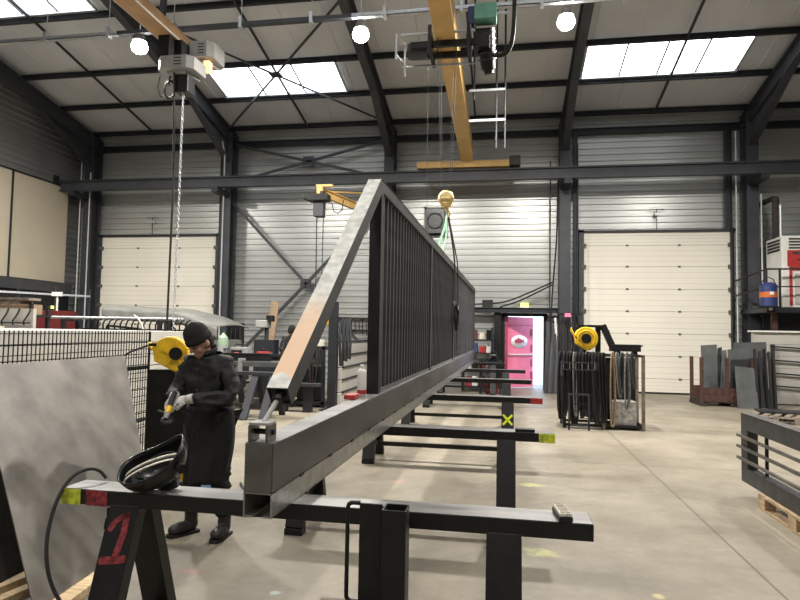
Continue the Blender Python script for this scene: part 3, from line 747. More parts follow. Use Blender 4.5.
for dy, mm in ((-.030,'label_paper'),(-.012,'black_rubber'),(.006,'label_paper')):
    st_ = MB().tube([V((.135*math.cos(t*PI)*1.0, dy-.035, -.015+.035*math.sin(t*PI))) for t in [j/20 for j in range(21)]], .0065, 8, flat=.5)
    down(put(st_)).obj('head_strap', mm, hm)
kb = MB().cyl((.13,-.095,-.03),(.145,-.115,-.03),.022,n=18); down(put(kb)).obj('adjuster_knob', 'black_plastic', hm)
cr_ = MB().tube([V((.10*math.cos(t*2*PI), .075*math.sin(t*2*PI), -.035)) for t in [j/30 for j in range(30)]], .006, 6, closed=True); down(put(cr_)).obj('headband', 'black_rubber', hm)
lb = MB().cbox((.07,-.100,-.07),(.05,.004,.012)); down(put(lb)).obj('side_label', 'structure_face', hm)

# grinder on hook + cable loop at the left end of the trestle
c_ = MB().tube(smooth_path([(-1.94,2.74,.845),(-1.97,2.73,.885),(-2.01,2.70,.90),(-2.045,2.63,.88),(-2.06,2.56,.80),(-2.055,2.50,.68),(-2.03,2.46,.56),(-1.99,2.45,.44),(-1.93,2.47,.33),(-1.84,2.50,.22),(-1.75,2.5,.08),(-1.68,2.45,.011),(-1.6,2.2,.011),(-1.6,1.6,.011)],2), .0085, 8)
single(c_, 'air_hose', 'black_rubber', 'black hose looping over the left end of the nearest trestle', 'hose')
hc = thing('hose_coupling', 'small steel hose coupling hanging under the left end of the nearest trestle', 'coupling', (-1.86,2.66,.60))
MB().cyl((-1.86,2.66,.729),(-1.86,2.66,.68),.012,n=10).cyl((-1.86,2.66,.68),(-1.865,2.655,.63),.016,n=10).obj('coupler_body', 'steel_black', hc, True)
MB().cyl((-1.865,2.655,.63),(-1.875,2.65,.54),.008,n=10).cyl((-1.872,2.651,.60),(-1.873,2.65,.58),.013,n=6).obj('plug', 'galvanised', hc, True)
for i, (pts, lab) in enumerate((
    ([(-2.6,5.25,.012),(-2.35,4.95,.012),(-2.1,4.9,.012),(-1.85,5.1,.012),(-1.8,5.4,.012)], 'black air hose on the floor nearest the worker\'s boots'),
    ([(-2.65,5.9,.012),(-2.3,5.35,.012),(-2.0,5.5,.012),(-1.9,5.8,.012),(-2.1,6.1,.012)], 'black air hose on the floor behind the worker'),
    ([(-2.9,6.9,.012),(-2.5,6.6,.012),(-2.2,6.7,.012),(-2.05,7.0,.012),(-2.3,7.4,.012)], 'black air hose on the floor farthest behind the worker'))):
    # smooth by chaikin
    P_ = [V(p) for p in pts]
    for _ in range(3): P_ = [P_[0]]+[q for a, b in zip(P_, P_[1:]) for q in (a*.75+b*.25, a*.25+b*.75)]+[P_[-1]]
    single(MB().tube(P_, .012, 8), 'air_hose', 'black_rubber', lab, 'hose')

# ================================================================== CRANES
bc = thing('bridge_crane', 'yellow overhead bridge crane beam with its end carriage on the runway', 'crane', (-.95,16.5,6.13))
ba, bb = V((-.80,-7.6,6.62)), V((-1.02,16.65,6.62))
MB().bar(ba, bb, .27, .58).obj('box_girder', 'crane_yellow', bc, True)
MB().bar(ba-V((0,0,.295)), bb-V((0,0,.295)), .32, .02).obj('lower_flange', 'crane_yellow', bc, True)
MB().box((-2.42,16.36,6.155),(.36,16.64,6.33)).obj('end_carriage', 'crane_yellow', bc, True, bev=.01)
MB().box((-.42+.55,16.3,6.15),(.42,16.7,6.42)).obj('drive_motor', 'steel_black', bc, True, bev=.02)
for x in (-2.25,.2): MB().cyl((x,16.43,6.20),(x,16.57,6.20),.07,n=18).obj('wheel', 'steel_black', bc, True)
MB().box((-2.3,-7.74,6.155),(.6,-7.46,6.33)).obj('end_carriage', 'crane_yellow', bc, True)
for x in (-2.15,.45): MB().cyl((x,-7.67,6.20),(x,-7.53,6.20),.07,n=18).obj('wheel', 'steel_black', bc, True)
# trolley + hook
tl = thing('hoist_trolley', 'dark rope hoist trolley with green control box riding under the yellow bridge', 'hoist', (-.90,9.3,6.3))
MB().bar((-1.55,9.15,6.36),(-.45,9.15,6.36),.06,.10).bar((-1.6,9.55,6.36),(-.45,9.55,6.36),.06,.10).obj('cross_member', 'steel_black', tl, True)
MB().bar((-1.7,9.05,6.50),(-.5,9.05,6.50),.03,.03).bar((-1.75,9.6,6.22),(-.5,9.6,6.22),.03,.03).obj('guard_rod', 'galvanised', tl, True)
for x in (-1.22,-.60):
    MB().box((x-.03,9.0,6.22),(x+.03,9.7,6.62)).obj('side_plate', 'steel_black', tl, True)
    for y in (9.12,9.58): MB().cyl((x-.04,y,6.42),(x+.04,y,6.42),.06,n=14).obj('wheel', 'steel_black', tl, True)
d_ = MB().cyl((-1.62,9.35,6.36),(-1.30,9.35,6.36),.13,n=20); d_.obj('rope_drum', 'structure_face', tl, True)
MB().bar((-1.78,9.1,6.55),(-1.78,9.1,6.12),.03,.03,(0,1,0)).bar((-1.70,9.5,6.6),(-1.70,9.5,6.0),.03,.03,(0,1,0)).bar((-1.78,9.1,6.2),(-1.7,9.5,6.2),.03,.03).bar((-1.78,9.1,6.52),(-1.7,9.5,6.55),.03,.03).obj('guard_frame', 'galvanised', tl, True)
mo = MB().cyl((-.34,9.25,6.62),(-.30,9.5,6.05),.14,.12,n=20).cyl((-.30,9.5,6.05),(-.29,9.52,5.98),.09,n=16).cbox((-.40,9.3,6.42),(.26,.34,.30)); mo.obj('motor', 'steel_black', tl, True)
for k in range(5): MB().cyl((-.34+.006*k,9.26+.04*k,6.56-.09*k),(-.338+.006*k,9.27+.04*k,6.54-.09*k),.155,n=20).obj('cooling_fin', 'structure_face', tl, True)
MB().box((-.52,9.0,6.66),(-.16,9.25,6.92)).obj('control_box', 'teal_box', tl, True, bev=.015)
MB().box((-.16,9.08,6.76),(.02,9.12,6.79)).obj('cable_arm', 'galvanised', tl, True)
MB().box((-.62,9.05,6.62),(-.52,9.2,6.9)).obj('bracket', 'blue', tl, True)
tl.location = tl.location + V((.02,.30,-.10))
P_ = [V(p) for p in ((.13,9.2,9.6),(.13,9.2,7.0),(.13,9.25,6.4),(.08,9.3,6.02),(-.08,9.35,5.95),(-.26,9.4,6.02))]
for _ in range(3): P_ = [P_[0]]+[q for a, b in zip(P_, P_[1:]) for q in (a*.75+b*.25, a*.25+b*.75)]+[P_[-1]]
single(MB().tube(P_, .035, 10), 'festoon_cable', 'black_rubber', 'thick black cable loop hanging beside the green-boxed hoist trolley', 'cable')
hk = thing('hook_block', 'round brass-coloured pulley hook block hanging above the gate', 'hook', (-.895,9.31,3.45))
MB().cyl((-.97,9.31,3.68),(-.82,9.31,3.68),.125,n=28).obj('sheave', 'brass', hk, True, bev=.01)
MB().lathe([(.125,0),(.125,.02),(.03,.03),(.03,0)], (-.895,9.23,3.68), 24, Matrix.Rotation(PI/2,3,'X')).obj('side_plate', 'brass', hk, True)
MB().cyl((-.895,9.195,3.68),(-.895,9.42,3.68),.035,n=16).obj('axle', 'steel_black', hk, True)
hp = [(-.895+.055*math.sin(a), 9.31, 3.46-.055*math.cos(a)+.0) for a in [(-.4+j*.25) for j in range(15)]]
MB().cyl((-.895,9.31,3.60),(-.895,9.31,3.50),.025,n=12).tube(hp, .017, 8).obj('hook', 'brass', hk, True)
rp = thing('hoist_ropes', 'thin steel ropes dropping from the trolley to the hook block', 'rope', (-.9,9.31,3.8))
for x0, x1 in ((-1.06,-.98),(-1.02,-.96),(-.80,-.85),(-.76,-.82)): MB().cyl((x0,9.31,6.30),(x1,9.31,3.74),.0035,n=6).obj('rope', 'structure_face', rp, True)
single(MB().cyl((-1.22,9.3,6.32),(-1.20,9.3,3.2),.003,n=6), 'tag_line', 'structure_face', 'thin pale line hanging left of the hoist ropes', 'rope')
# slings
def band(pts, w, th, m, name, lab, grp=None):
    P_ = [V(p) for p in pts]
    for _ in range(2): P_ = [P_[0]]+[q for a, b in zip(P_, P_[1:]) for q in (a*.75+b*.25, a*.25+b*.75)]+[P_[-1]]
    mb = MB().tube(P_, w/2, 8, flat=th/w); return single(mb, name, m, lab, 'sling', grp)
band([(-.885,9.29,3.42),(-.90,9.15,3.2),(-.96,8.95,2.95),(-1.04,8.75,2.60)], .075, .02, 'green_web', 'lifting_sling', 'green webbing sling hanging from the hook, left strand')
band([(-.90,9.33,3.42),(-.87,9.2,3.1),(-.92,8.95,2.78),(-.98,8.80,2.55)], .06, .02, 'green_web', 'lifting_sling', 'green webbing sling hanging from the hook, right strand')
band([(-.87,9.33,3.42),(-.82,9.5,3.1),(-.80,9.95,2.76),(-.80,10.0,2.4),(-.80,10.05,2.1),(-.82,9.9,1.9)], .045, .02, 'black_web', 'lifting_sling', 'black sling from the hook passing down the face of the gate')
band([(-.86,9.34,3.42),(-.80,9.8,3.0),(-.78,10.35,2.76),(-.78,10.4,2.3),(-.78,10.38,1.95),(-.79,10.45,1.7),(-.79,10.4,1.3)], .04, .02, 'black_web', 'lifting_sling', 'black sling hanging lower and farther along the gate than its twin')
sb = thing('shackle', 'knotted black sling ends with a small pale tag on the gate face', 'sling', (-.78,10.1,1.8))
MB().tube([(-.80,9.95,2.1),(-.76,10.15,1.95),(-.78,10.2,1.7),(-.77,10.0,1.65),(-.79,9.9,1.9)], .03, 8, closed=True).obj('strap_loop', 'black_web', sb, True)
MB().box((-.75,10.0,1.98),(-.74,10.06,2.04)).obj('tag', 'label_paper', sb, True)
# hanging support with rungs to the right of the bridge
hs = thing('cable_support', 'pair of thin dark rods with two galvanised rungs hanging right of the bridge', 'support', (-.3,12,5.2))
for x, y, zt_, zb in ((-.62,12.0,9.0,6.3),(-.17,12.0,9.0,5.30),(.0,12.0,9.0,5.30)): MB().cyl((x,y,zt_),(x,y,zb),.02,n=6).obj('rod', 'structure_steel', hs, True)
MB().bar((-.72,12,6.50),(.0,12,6.50),.045,.045).obj('rung', 'galvanised', hs, True)
MB().bar((-.72,12,5.88),(.0,12,5.88),.045,.045).obj('rung', 'galvanised', hs, True)

# left monorail beam with chain hoist
mr_ = thing('monorail_beam', 'orange-brown crane beam running overhead at the left to the grey hoist', 'crane', (-5.5,6,6.5))
MB().bar((-5.64,-7.2,6.69),(-5.74,9.75,6.69),.24,.22).obj('box_girder', 'crane_orange', mr_, True)
MB().bar((-5.64,-7.2,6.57),(-5.74,9.75,6.57),.32,.025).obj('lower_flange', 'crane_orange', mr_, True)
MB().bar((-5.475,-7.2,6.575),(-5.575,9.75,6.575),.012,.03).bar((-5.805,-7.2,6.575),(-5.905,9.75,6.575),.012,.03).obj('flange_edge', 'white_paint', mr_, True)
for y in (9.0,3.0,-6.5):
    zr = roofz(y) if y > 4.3 else roofz(4.3)-.2*(4.3-y)
    MB().bar((-5.70,y,6.80),(-5.55,y,zr-.02),.08,.08,(0,1,0)).obj('hanger', 'structure_steel', mr_, True)
ch = thing('chain_hoist', 'pair of grey box-shaped chain hoist housings at the end of the orange-brown beam', 'hoist', (-5.5,9.5,6.2))
def hbox(x0,x1,y0,y1,z0,z1,part):
    c = .10
    b = MB().prism([(x0+c,y0),(x1-c,y0),(x1,y0+c),(x1,y1-c),(x1-c,y1),(x0+c,y1),(x0,y1-c),(x0,y0+c)], 'z', z0+.05, z1)
    b.prism([(x0+c*1.6,y0+c),(x1-c*1.6,y0+c),(x1-c,y1-c),(x0+c,y1-c)], 'z', z0, z0+.05)
    o = b.obj(part, 'hoist_white', ch, True, bev=.008)
    MB().box((x0+(x1-x0)*.50,y0-.006,z0+.07),(x0+(x1-x0)*.74,y0,z1-.02)).obj('vent_panel', 'hoist_grey', o).location = -ch.location
    g = MB()
    for j in range(4): g.box((x0+(x1-x0)*.52,y0-.012,z0+.10+j*.055),(x0+(x1-x0)*.72,y0-.004,z0+.115+j*.055))
    g.obj('vent_slot', 'steel_black', o).location = -ch.location
hbox(-5.80,-5.14,9.0,9.6,5.88,6.15,'lower_housing')
hbox(-5.60,-5.08,9.55,10.15,6.32,6.66,'upper_housing')
MB().box((-5.82,9.1,6.14),(-5.62,9.4,6.56)).box((-5.62,9.3,6.3),(-5.5,9.6,6.56)).obj('trolley_bracket', 'steel_black', ch, True)
MB().box((-5.52,9.15,5.58),(-5.28,9.4,5.89)).obj('chain_box', 'steel_black', ch, True, bev=.015)
MB().box((-5.26,9.62,6.14),(-5.16,9.75,6.32)).obj('indicator_light', 'amber_glow', ch, True)
MB().tube([(-5.64+.10*math.cos(j*.314),9.2,5.66+.15*math.sin(j*.314)) for j in range(20)], .012, 6, closed=True).tube([(-5.61+.09*math.cos(j*.314),9.16,5.62+.15*math.sin(j*.314)) for j in range(20)], .012, 6, closed=True).obj('cable_coil', 'black_rubber', ch, True)
MB().tube([(-5.62,9.2,5.9),(-5.66,9.2,5.8),(-5.64,9.2,5.72)], .012, 6).tube([(-5.82,9.2,5.9),(-5.86,9.2,5.7),(-5.8,9.2,5.52),(-5.7,9.2,5.56)], .008, 6).obj('cable', 'black_rubber', ch, True)
# link chain
lk = MB(); z = 5.60; i = 0
cx = lambda z: -5.38-.02*(6.0-z)/4.4
while z > 1.62:
    ax = (1,0) if i % 2 else (0,1); pts = []
    for k in range(8):
        a = 2*PI*k/8; r1 = .018*math.cos(a); pts.append((cx(z)+ax[0]*r1, 9.2+ax[1]*r1, z-.03+.036*math.sin(a)))
    lk.tube(pts, .0065, 5, closed=True); z -= .056; i += 1
cn = thing('hoist_chain', 'long galvanised link chain hanging from the grey chain hoist', 'chain', (-5.4,9.2,1.6))
lk.obj('chain_links', 'galvanised', cn, True)
MB().tube([(cx(1.6)+.04*math.sin(a), 9.2, 1.56-.04*math.cos(a)) for a in [(-.6+j*.3) for j in range(14)]], .012, 6).obj('hook', 'steel_black', cn, True)
pc = thing('pendant_control', 'black pendant control cable hanging beside the hoist chain', 'control', (-5.49,9.2,1.5))
MB().tube([(-5.50,9.1,5.89),(-5.50,9.2,4.0),(-5.52,9.2,1.7)], .018, 6).obj('cable', 'black_rubber', pc, True)
MB().box((-5.56,9.16,1.42),(-5.48,9.24,1.72)).obj('handset', 'black_plastic', pc, True, bev=.015)

# wall jib crane
jc = thing('jib_crane', 'yellow wall jib crane arm reaching from the column behind the gate', 'crane', (-3.37,17.1,4.6))
MB().ibeam((-3.45,16.9,4.88),(-4.30,13.6,4.88),.11,.20,.018).obj('jib_arm', 'crane_yellow', jc, True)
MB().bar((-3.45,17.0,5.6),(-4.2,14.1,5.0),.04,.04).obj('tie_rod', 'crane_yellow', jc, True)
MB().box((-3.55,16.8,4.6),(-3.3,17.17,5.75)).obj('pivot_bracket', 'crane_yellow', jc, True)
MB().box((-4.40,13.5,4.99),(-4.0,13.62,5.04)).box((-4.38,13.5,4.80),(-4.24,13.62,5.0)).obj('end_stop', 'crane_yellow', jc, True)
jh = thing('chain_hoist', 'small dark chain hoist hanging from the tip of the yellow jib', 'hoist', (-4.25,13.5,4.2))
MB().cbox((-4.3,13.45,4.70),(.50,.3,.17)).cbox((-4.58,13.45,4.74),(.15,.2,.15)).obj('motor', 'steel_black', jh, True, bev=.02)
MB().cbox((-4.3,13.5,4.45),(.24,.24,.38)).obj('chain_box', 'structure_face', jh, True, bev=.015)
MB().cyl((-4.24,13.5,4.8),(-4.24,13.5,4.88),.05,n=10).obj('suspension', 'steel_black', jh, True)
MB().tube([(-4.0,13.5,4.6),(-3.95,13.5,4.4),(-3.85,13.5,4.34),(-3.75,13.5,4.42),(-3.72,13.5,4.65)], .012, 6).obj('cable', 'black_rubber', jh, True)
MB().cyl((-4.36,13.5,4.28),(-4.34,13.5,2.2),.014,n=6).cyl((-4.20,13.5,4.28),(-4.20,13.5,1.9),.012,n=6).obj('hanging_line', 'structure_steel', jh, True)
MB().cbox((-4.34,13.5,2.1),(.10,.08,.24)).cbox((-4.20,13.5,1.82),(.08,.08,.2)).obj('hook', 'steel_black', jh, True)
# ================================================================== PEOPLE
def lerp(a, b, t): return V(a)*(1-t)+V(b)*t
def person(loc, rz_, label, J, full=True, sc_=1.0):
    t = thing('person', label, 'person', loc, rz_); t.scale = (sc_,)*3
    vs, es, rs = [], [], []
    def chain(pts, start=None):
        i = start
        for p, r in pts:
            vs.append(tuple(p)); rs.append(r); k = len(vs)-1
            if i is not None: es.append((i, k))
            i = k
        return i
    chain([(J['pelvis'], .13)])
    chain([(lerp(J['pelvis'], J['chest'], .45), .125), (J['chest'], (.155,.12)), (J['neck'], .06), (J['skull'], .055)], 0)
    for s in 'LR':
        chain([(J['sh'+s], .062), (J['el'+s], .043), (J['wr'+s], .030)], 2)
        chain([(J['hip'+s], .095), (J['kn'+s], .062), (J['an'+s], .040)], 0)
    body = mesh_to_mb(skin(vs, es, rs, 2))
    # head: skull, jaw, nose, ears, lips, brows
    Rh = J['headrot']; hc_ = V(J['head'])
    def H(c, r): body.ball(hc_ + Rh @ V(c), r, 18, 14, Rh)
    H((0,.005,.02), (.076,.094,.10)); H((0,-.025,-.06), (.056,.066,.058)); H((0,-.062,-.095), (.026,.022,.018))
    H((0,-.098,-.012), (.012,.018,.024)); H((0,-.105,-.026), (.016,.014,.010))
    H((0,-.086,-.060), (.026,.012,.006)); H((0,-.084,-.071), (.022,.012,.006))
    for s in (-1, 1): H((s*.078,.01,-.01), (.012,.022,.032)); H((s*.034,-.078,.026), (.026,.014,.008)); H((s*.045,-.06,-.03), (.024,.022,.022))
    bm_ = remesh(body, .009 if full else .014, 2)
    bo = bm_.obj('body', 'skin', t)
    ey = MB()
    for s in (-1, 1): ey.ball(hc_+Rh@V((s*.033,-.083,.004)), (.012,.007,.006), 10, 8, Rh)
    ey.obj('eyes', 'black_plastic', bo)
    # short hair at nape
    MB().ball(hc_+Rh@V((0,.018,.005)), (.080,.090,.075), 18, 12, Rh).obj('hair', 'workwear', t)
    # beanie
    b = MB().lathe([(.001,.158),(.03,.155),(.058,.140),(.080,.112),(.090,.075),(.093,.045),(.098,.042),(.100,.010),(.096,.004),(.09,.006)], (0,0,0), 28, cap=False)
    def kn(p):
        a = math.atan2(p.y, p.x); q = V((p.x*.93, p.y*1.10+.006, p.z+.004*math.sin(a*3)))
        if p.z < .14: q.x += .0015*math.cos(a*28)*math.cos(a); q.y += .0015*math.cos(a*28)*math.sin(a)
        return hc_ + Rh @ (q + V((0,-.006,.018)))
    b.warp(kn).obj('beanie', 'knit', t, solid=.004)
    # jacket: torso and sleeves
    vs, es, rs = [], [], []
    pl = V(J['pelvis'])
    chain([(lerp(J['pelvis'], J['chest'], -.12), (.185,.135))])
    chain([(lerp(J['pelvis'], J['chest'], .35), (.19,.14)), (lerp(J['pelvis'], J['chest'], .92), (.20,.145)), (V(J['neck'])+V((0,0,-.01)), .095), (V(J['neck'])+V((0,-.01,.035)), .076)], 0)
    for s in 'LR':
        e = V(J['el'+s]); w_ = V(J['wr'+s]); h = V(J['sh'+s])
        chain([(h, .085), (lerp(h, e, .5), .073), (e, .066), (lerp(e, w_, .5), .058), (lerp(e, w_, .93), .047)], 2)
    jm = mesh_to_mb(skin(vs, es, rs, 3))
    def wr(p):
        n1 = noise.noise(V((p.x*9, p.y*9, p.z*22))); n2 = noise.noise(V((p.x*22+5, p.y*22, p.z*40)))
        c = V((0, p.y*.3, p.z)); d = (p-c); d.z = 0
        return p + (d.normalized() if d.length > 1e-4 else V((0,0,0)))*(n1*.030+n2*.014)
    jm.warp(wr)
    jk = jm.obj('jacket', 'jacket', t)
    # collar, zip flap, chest pocket
    nk = V(J['neck'])
    cl_ = MB().grid(lambda u, v: nk + V((0,-.012,0)) + V((math.sin(u*2*PI)*(.074+.008*v), -math.cos(u*2*PI)*(.07+.008*v)+.012, .0+.065*v-.03*math.cos(u*2*PI))), 24, 3)
    cl_.obj('collar', 'jacket', t, solid=.006)
    for dz in (1.09,1.17,1.25,1.33):
        MB().ball((0.005,-.172-.0*dz,dz),(.009,.006,.009),10,6).obj('snap_button', 'structure_face', jk)
    # trousers
    vs, es, rs = [], [], []
    chain([(J['pelvis'], .15)])
    for s in 'LR': chain([(J['hip'+s], .108), (lerp(J['hip'+s], J['kn'+s], .5), .098), (J['kn'+s], .078), (lerp(J['kn'+s], J['an'+s], .5), .070), (V(J['an'+s])+V((0,0,.06)), .066)], 0)
    tm = mesh_to_mb(skin(vs, es, rs, 2)); tm.warp(wr); tm.obj('trousers', 'workwear', t)
    # boots
    for s in 'LR':
        a = V(J['an'+s]); fd = V(J['foot'+s]).normalized(); sd = V((-fd.y, fd.x, 0)); R_ = Matrix((sd, fd, V((0,0,1)))).transposed()
        m = MB()
        m.cyl((a.x,a.y,.07),(a.x,a.y,.22),.050,.054,n=18); m.ball((a.x,a.y,.075),(.05,.06,.06),16,10,R_)
        m.ball(V((a.x,a.y,.055))+fd*.08,(.050,.10,.050),18,12,R_); m.ball(V((a.x,a.y,.052))+fd*.13,(.052,.065,.045),18,12,R_)
        m.v = [V((p.x,p.y,max(p.z,.016))) for p in m.v]
        bt = remesh(m, .008, 2).obj('boot', 'boot', t)
        so = MB(); pr = [(-.05,-.055),(.05,-.055),(.053,.05),(.056,.14),(.035,.195),(0,.205),(-.035,.195),(-.056,.14),(-.053,.05)]
        so.prism(pr, 'z', 0, .022); so.v = [R_ @ p + V((a.x,a.y,0)) for p in so.v]; so.obj('sole', 'black_rubber', bt)
    if J.get('apron'):
        def ap(u, v):
            z = 1.03 - v*(1.03-.43); a = u*2*PI
            rx = .205+.05*math.sin(PI*min(1, v*1.2))*.6-.035*v; ry = .145+.03*v
            fold = .012*math.sin(a*9+2*v)*v + .008*math.sin(a*5+1)
            cx_ = lerp(J['pelvis'], V((0,.0,.5)), v)
            return V((cx_.x+(rx+fold)*math.sin(a), cx_.y-.01-(ry+fold)*math.cos(a), z+.012*math.sin(a*3)*v))
        MB().grid(ap, 56, 20).obj('long_apron', 'workwear', t, solid=.004)
        MB().lathe([(.19,0),(.194,.008),(.194,.035),(.19,.043)], (0,0,0), 36, cap=False).warp(lambda p: V((p.x*1.0+J['pelvis'][0], p.y*.78+J['pelvis'][1]-.01, p.z+.99))).obj('belt', 'black_rubber', t)
    # gloved hands
    for s in 'LR':
        w_ = V(J['wr'+s]); d, nrm_ = [V(x).normalized() for x in J['hand'+s]]      # finger direction, back-of-hand normal
        sx_ = d.cross(nrm_); m = MB(); R_ = Matrix((sx_, d, nrm_)).transposed()
        m.cyl(w_-d*.04, w_+d*.01, .038, .034, n=16); m.ball(w_+d*.05, (.045,.055,.022), 16, 10, R_)
        th = 1 if s == 'L' else -1
        ths = J.get('thumb'+s, th)
        for i, (x, L_) in enumerate(((-.032,.060),(-.011,.072),(.011,.078),(.031,.070))):
            x = x*ths*1.0
            p0 = w_+d*.075+sx_*x; c1 = 30 if s == 'R' else 22; pts = [w_+d*.04+sx_*x*.8, p0]; ang = 0; q = p0.copy(); dirv = d.copy()
            for k, f in enumerate((.42,.33,.25)):
                ang += math.radians(J.get('curl'+s, 32)); dv = d*math.cos(ang)-nrm_*math.sin(ang); q = q+dv*L_*f*1.15; pts.append(q.copy())
            m.tube(pts, [.0125,.0125,.0115,.0105,.009], 10); m.ball(pts[-1], .009, 8, 6)
        b0_ = w_+d*.02+sx_*.034*ths; pts = [b0_, b0_+d*.025+sx_*.022*ths-nrm_*.010, b0_+d*.05+sx_*.028*ths-nrm_*.026, b0_+d*.070+sx_*.022*ths-nrm_*.036]
        m.tube(pts, [.017,.015,.013,.010], 10); m.ball(pts[-1], .010, 8, 6)
        remesh(m, .004 if full else .008, 1).obj('glove', 'glove_grey' , t)
    return t
def E3(x, y, z): return Matrix.Rotation(math.radians(z),3,'Z') @ Matrix.Rotation(math.radians(x),3,'X') @ Matrix.Rotation(math.radians(y),3,'Y')
J = dict(pelvis=(0,.03,.93), chest=(0,-.03,1.30), neck=(0,-.06,1.435), skull=(0,-.09,1.50), head=(-.015,-.118,1.540), headrot=E3(32,0,-22),
         shL=(.185,-.03,1.365), shR=(-.185,-.04,1.365), elL=(.285,-.07,1.12), elR=(-.25,-.11,1.13), wrL=(.045,-.31,1.115), wrR=(-.115,-.29,1.12),
         hipL=(.10,.03,.88), hipR=(-.10,.02,.88), knL=(.125,-.01,.49), knR=(-.13,-.03,.49), anL=(.14,.05,.085), anR=(-.15,.0,.085), footL=(.25,-1,0), footR=(-.35,-1,0),
         handL=((-.95,-.20,-.15),(.0,-.6,.8)), handR=((.35,-.8,-.30),(-.5,-.2,.85)), curlL=34, curlR=40, thumbL=-1, thumbR=1, apron=True)
WL = (-2.26, 4.42, 0); WR = math.radians(-12)
person(WL, WR, 'worker in black beanie, dark jacket, long apron and grey gloves holding a grinder', J, sc_=.965)
# angle grinder held in the hands
Rw = Matrix.Rotation(WR, 3, 'Z')
gp = V(WL) + Rw @ V((-.05,-.385,1.045))
gr = thing('angle_grinder', 'yellow and black angle grinder held in the worker\'s gloved hands', 'power tool', gp, WR)
MB().cyl((-.005,.03,.02),(.025,-.045,-.065),.027,.025,n=18).obj('motor_body', 'black_plastic', gr, bev=.003)
MB().cyl((.012,-.012,-.026),(.028,-.052,-.074),.0285,.027,n=18).obj('yellow_collar', 'yellow', gr, bev=.003)
MB().cyl((-.035,.10,.09),(-.005,.03,.02),.024,.028,n=16).obj('rear_handle', 'black_plastic', gr)
MB().cyl((.028,-.052,-.074),(.040,-.085,-.115),.026,.020,n=16).obj('gear_head', 'hoist_grey', gr)
MB().lathe([(.001,0),(.055,0),(.055,.003),(.001,.003)], (.050,-.075,-.130), 28, E3(35,20,0)).obj('grinding_disc', 'steel_black', gr)
MB().cyl((.03,-.06,-.08),(-.05,-.08,-.06),.014,n=12).obj('side_handle', 'black_plastic', gr)
gr.scale = (.82,)*3
J2 = dict(J); J2.update(elL=(.27,-.14,1.10), elR=(-.235,-.16,1.10), headrot=E3(25,0,10), handL=((-.6,-.7,-.2),(0,-.3,.9)), handR=((.6,-.7,-.2),(0,-.3,.9)), wrL=(.12,-.40,1.06), wrR=(-.12,-.40,1.06), apron=False)
person((-4.98,13.75,0), math.radians(20), 'second worker in black cap and dark jacket at the far bench', J2, full=False)

# ================================================================== LEFT SIDE
# big leaning sheets
def sheet(name, material, lab, bl, br, tl, tr, th):
    bl, br, tl, tr = map(V, (bl, br, tl, tr)); n = (br-bl).cross(tl-bl).normalized()*th
    nu = 12; mb = MB()
    f = lambda u, v: (bl*(1-u)+br*u)*(1-v)+(tl*(1-u)+tr*u)*v
    mb.add([bl,br,tr,tl,bl+n,br+n,tr+n,tl+n], [(3,2,1,0),(4,5,6,7),(0,1,5,4),(1,2,6,5),(2,3,7,6),(3,0,4,7)])
    return single(mb, name, material, lab, 'steel sheet')
sheet('steel_sheet', 'sheet_steel', 'large scuffed grey steel sheet leaning at the left in front of the mesh fence', (-2.49,2.95,.052),(-2.62,4.30,.052),(-3.30,3.32,1.33),(-3.47,5.08,1.33),.006)
sheet('steel_sheet', 'rust_black', 'dark sheet standing in for shadowed stuff behind the large grey one, bottom left', (-2.95,2.3,.05),(-2.98,4.2,.05),(-3.58,2.5,1.0),(-3.61,4.4,1.0),.006)  # dark panel added where shadowed stuff under the fence shows dark
def plank(p, q, w_, h_, lab, m='pine', name='timber_plank', grp=None): return single(MB().bar(p, q, w_, h_), name, m, lab, 'plank', grp, bev=.003)
plank((-2.42,2.80,.025),(-2.58,4.2,.025),.11,.05,'light pine plank on the floor under the near edge of the large steel sheet')
plank((-3.02,2.9,.025),(-2.88,3.6,.025),.09,.05,'light pine plank at the bottom left corner, left of the sheet')
plank((-2.86,2.85,.022),(-2.72,3.62,.022),.07,.044,'short pine offcut beside the bottom left corner plank')
# mesh fence
fp, fq = V((-3.72,2.6,0)), V((-4.02,6.35,0)); fd_ = (fq-fp); FL = fd_.length; fd_.normalize()
fe = thing('mesh_fence', 'black wire mesh fence panel behind the leaning steel sheet', 'fence', fp)
def fpt(s, z): return fp+fd_*s+V((0,0,z))
m = MB(); s = 0
while s <= FL: m.bar(fpt(s,.1), fpt(s,1.555), .007,.007,(0,1,0)); s += .052
m.obj('vertical_wires', 'steel_black', fe, True)
m = MB(); z = .12
while z < 1.56: m.bar(fpt(0,z), fpt(FL,z), .007,.008); z += .088
m.obj('horizontal_wires', 'steel_black', fe, True)
for s in (0, FL): MB().bar(fpt(s,0), fpt(s,1.55), .02,.02,(0,1,0)).obj('fence_post', 'steel_black', fe, True)
for z in (.55,1.14): MB().bar(fpt(0,z)-V((.03,0,0)), fpt(FL,z)-V((.03,0,0)), .03,.04).obj('rail', 'steel_black', fe, True)
